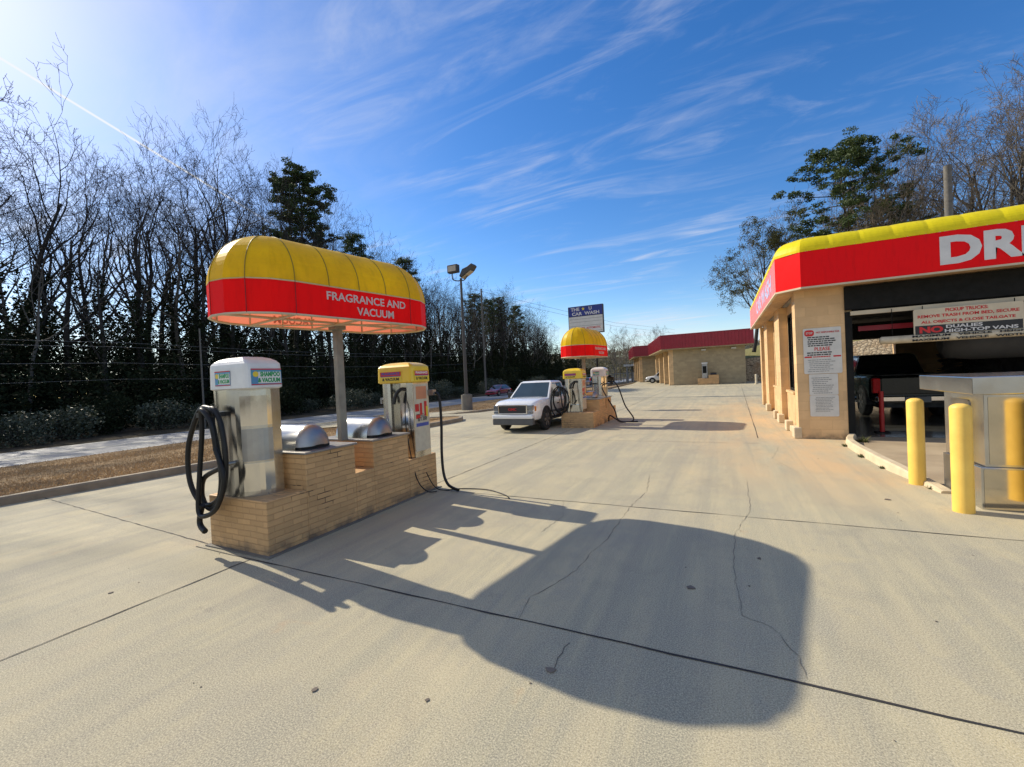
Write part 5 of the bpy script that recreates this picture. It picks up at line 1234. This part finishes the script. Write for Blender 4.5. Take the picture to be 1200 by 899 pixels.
# height of the tree line along the road, from the picture: (y at x=-48, height)
LINE = [(-10, 24), (9, 25.5), (12, 23), (15.5, 20.5), (19, 22.5), (24, 27), (30, 27), (38, 27), (46, 25), (53, 22.5), (62, 21), (72, 21), (85, 22), (100, 22), (112, 19), (124, 17), (150, 12)]
def line_h(y):
    for (a, ha), (b, hb) in zip(LINE[:-1], LINE[1:]):
        if a <= y <= b: return ha + (hb - ha) * (y - a) / (b - a)
    return LINE[-1][1]
cnt = 0
def wood(x, ystep, y0, y1, keys, fac):
    global cnt
    y = y0
    while y < y1:
        xx = x + q.uniform(-2.2, 2.2); k = q.choice(keys); yy = y + q.uniform(-.35, .35) * ystep
        hh = line_h(yy * 48 / abs(xx)) * abs(xx) / 48 * fac * q.uniform(.84, 1.06) * .80
        lb = desc[k] + ' ' + desc_where(yy)
        place_tree(k, xx, yy, -.75, hh / PROTO[k][1], q.random() * 6.28, 'bare_tree' if 'pine' not in k else 'pine_tree', lb, 'tree', GW)
        y += ystep; cnt += 1
wood(-44, 4.4, 6.5, 112, ['ash', 'poplar', 'maple', 'slim', 'slim2', 'elm'], .86)
wood(-49, 4.0, 4, 128, ['ash', 'oak', 'poplar', 'elm', 'maple', 'slim', 'slim2'], .95)
wood(-56, 4.6, 6, 140, ['ash', 'oak', 'poplar', 'elm', 'slim', 'slim2', 'maple'], .95)
wood(-65, 6.5, 8, 150, ['ash', 'elm', 'poplar', 'oak'], .88)
wood(-78, 9.0, 8, 160, ['ash', 'elm', 'oak', 'poplar'], .80)
place_tree('oak', -33.5, 6.0, -.75, .80, 1.0, 'bare_tree', 'broad low bare tree with long dark limbs at the far left edge of the photo', 'tree', None)
place_tree('pine', -58, 46.5, -.75, 1.46, 0.4, 'pine_tree', 'tallest dark pine with a big rounded crown above the near canopy', 'tree', None)
place_tree('pine2', -56, 55, -.75, 1.25, 1.4, 'pine_tree', 'smaller dark pine just right of the tallest one', 'tree', None)
place_tree('pine2', -52, 63.0, -.75, 1.12, 2.4, 'pine_tree', 'small round topped pine peeking over the right end of the near canopy', 'tree', None)
for i, (x, y, s) in enumerate(((-50, 96, 1.0), (-49, 104, .95), (-52, 88, 1.0), (-46, 84, .88))): place_tree('pine2', x, y, -.75, s, i * 1.3, 'pine_tree', 'thin dark pine among the bare trees right of the light pole', 'tree', 'pines right of the light pole')
y = -2.0; i = 0
while y < 128:
    k = ('bush', 'bush2', 'bush3', 'bush2', 'bush')[i % 5]; x = -32.6 - q.uniform(0, 2.6) - (1.0 if k == 'bush3' else 0)
    place_tree(k, x, y, -.8, q.uniform(.62, 1.05), q.random() * 6.28, 'shrub', ('grey green leafy shrub' if k != 'bush3' else 'dark tall shrub') + ' along the far side of the road, ' + ('left of the near canopy' if y < 18 else ('behind the near island' if y < 45 else 'beyond the light pole')), 'shrub', 'shrubs along the edge of the wood')
    y += 2.1 + y * .018; i += 1
# deep evergreen undergrowth inside the wood
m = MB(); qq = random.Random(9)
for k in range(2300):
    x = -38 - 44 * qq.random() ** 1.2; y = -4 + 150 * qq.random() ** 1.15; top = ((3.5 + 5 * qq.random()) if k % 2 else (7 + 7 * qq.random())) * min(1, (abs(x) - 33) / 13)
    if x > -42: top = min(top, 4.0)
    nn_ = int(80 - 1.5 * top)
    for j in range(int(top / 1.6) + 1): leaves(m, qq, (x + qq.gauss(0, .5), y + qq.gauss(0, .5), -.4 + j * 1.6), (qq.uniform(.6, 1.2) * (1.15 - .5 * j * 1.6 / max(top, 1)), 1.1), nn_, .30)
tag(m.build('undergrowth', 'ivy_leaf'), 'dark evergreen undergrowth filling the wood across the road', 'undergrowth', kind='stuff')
# grass on the verge and around the kerbs
m = MB(); qq = random.Random(21)
def blade(x, y, z, s):
    a = qq.random() * 6.28; l = qq.uniform(-.7, .7) * s; w0 = .012 + s * .06; o = len(m.v)
    m.v += [(x - math.sin(a) * w0, y + math.cos(a) * w0, z), (x + math.sin(a) * w0, y - math.cos(a) * w0, z), (x + l, y + qq.uniform(-.7, .7) * s, z + s * qq.uniform(.5, 1.1))]; m.f.append((o, o + 1, o + 2)); m.sm.append(False)
for k in range(62000):
    x = -10.35 - 11.6 * qq.random() ** 1.4; y = -2 + 17 * qq.random() ** .9
    if y > 14.6 or (y < 4 and x > -10.5): continue
    blade(x, y, zv(x) - .01, .05 * qq.uniform(.5, 1.5))
for k in range(16000):
    x = -11.0 - 10.5 * qq.random(); y = 17.9 + 30 * qq.random() ** 1.3; blade(x, y, zv(x) - .01, .06 * qq.uniform(.5, 1.4))
tag(m.build('grass', 'grass_blade'), 'short brown winter grass on the sloping verge', 'grass', kind='stuff')

# right-hand trees on the bank
GR = 'bare trees on the bank behind the wash building'
place_tree('pine3', 11.6, 55, 4.5, 1.22, .3, 'pine_tree', 'big layered green pine behind the wash building roof', 'tree', None)
place_tree('pine3', 16.5, 60, 5.5, .82, 2.0, 'pine_tree', 'shorter pine to the right of the big layered pine', 'tree', None)
place_tree('water', 3.2, 57, 3.5, .92, 1.1, 'leafy_oak', 'spreading tree with clusters of olive leaves above the bay building', 'tree', None)
place_tree('pale', 6.2, 62, 4.2, 1.0, .5, 'bare_tree', 'bare grey tree between the leafy oak and the big pine', 'tree', None)
place_tree('pale2', 5.2, 70, 4, .8, 2.5, 'bare_tree', 'low bare tree behind the leafy oak', 'tree', None)
for i in range(40):
    x = 12 + i * 1.0 + qq.uniform(-.8, .8); yb_ = qq.choice((57, 63, 70)) + qq.uniform(-2, 2)
    place_tree(('pale', 'pale2')[i % 2], x * yb_ / 57, yb_, 4.5 + i * .06, (1.02 + .010 * i) * qq.uniform(.85, 1.15), qq.random() * 6, 'bare_tree', 'pale bare tree on the bank, ' + ('left of the thick utility pole' if i < 13 else 'right of the thick utility pole'), 'tree', GR)
for i in range(13):
    x = 13.5 + i * 2.6; place_tree('thicket', x, 56 + qq.uniform(-1, 2), 4.2 + i * .2, 1.35 + .05 * i + qq.uniform(-.1, .3), qq.random() * 6, 'thicket_shrub', 'tan brown thicket on the bank above the yellow awning edge', 'shrub', 'thickets on the bank')
# far end: hill, small trees, fence
vs = []; fs = []; NX, NY = 90, 14; qq = random.Random(4)
for j in range(NY):
    for i in range(NX):
        x = -330 + i * 7; t = j / (NY - 1); y = 215 + t * 150
        z = -1 + (15 + 3 * math.sin(x * .02) + 2 * math.sin(x * .07 + 1)) * math.sin(min(1, t * 1.5) * math.pi / 2) * (1 if x < 150 else .8) + qq.uniform(-.8, .8) * (t > 0)
        vs.append((x, y, z))
for j in range(NY - 1):
    for i in range(NX - 1): a = j * NX + i; fs.append((a, a + 1, a + NX + 1, a + NX))
struct('far_hill', MB().add(vs, fs, True), 'far_hill')
m = MB()
for k in range(2600):
    x = -330 + 400 * qq.random(); t = qq.random(); y = 214 + t * 105; z = -1 + 15 * math.sin(min(1, (y - 215) / 150 * 1.5) * math.pi / 2) + 1
    leaves(m, qq, (x, y, z + 1.2), (qq.uniform(2, 3.4), qq.uniform(2, 3)), 26, 1.1)
tag(m.build('far_woodland', 'thicket_leaf'), 'brown winter woodland covering the distant hill', 'woodland', kind='stuff')
for i, (x, y, s) in enumerate(((-17.5, 96, .62), (-21.5, 108, .7), (-25, 118, .75), (-15, 124, .7), (-29, 130, .8), (-20, 138, .8), (-34, 150, .9))):
    place_tree(('pale', 'pale2')[i % 2], x, y, -.75, s, i * 1.1, 'bare_tree', 'small bare tree at the far end of the lot left of the bay buildings', 'tree', 'small bare trees beyond the lot')
f = empty('railing_fence', (-22, 92, -.7), 'pale railing fence across the far end of the lot', 'fence')
for k in range(22): MB().box(-33 + k, -32.9 + k, 91.95, 92.05, -.8, 1.5).build('post', 'sign_grey_print', f)
m = MB(); MB().box(-33, -11, 91.97, 92.03, 1.35, 1.45).build('rail', 'sign_grey_print', f); MB().box(-33, -11, 91.97, 92.03, .3, .4).build('rail', 'sign_grey_print', f)
hb = empty('canopy_shed', (-17, 97, -.7), 'small white canopy shed at the far left of the bay buildings', 'building')
MB().box(-19.5, -14.5, 95, 100, 2.9, 3.3).build('roof', 'sign_white', hb); MB().box(-19, -18.7, 95.2, 95.5, -.75, 2.9).build('post', 'sign_grey_print', hb); MB().box(-15.2, -14.9, 95.2, 95.5, -.75, 2.9).build('post', 'sign_grey_print', hb); MB().box(-18.7, -15.2, 99, 99.3, -.75, 2.9).build('wall', 'sign_grey_print', hb)
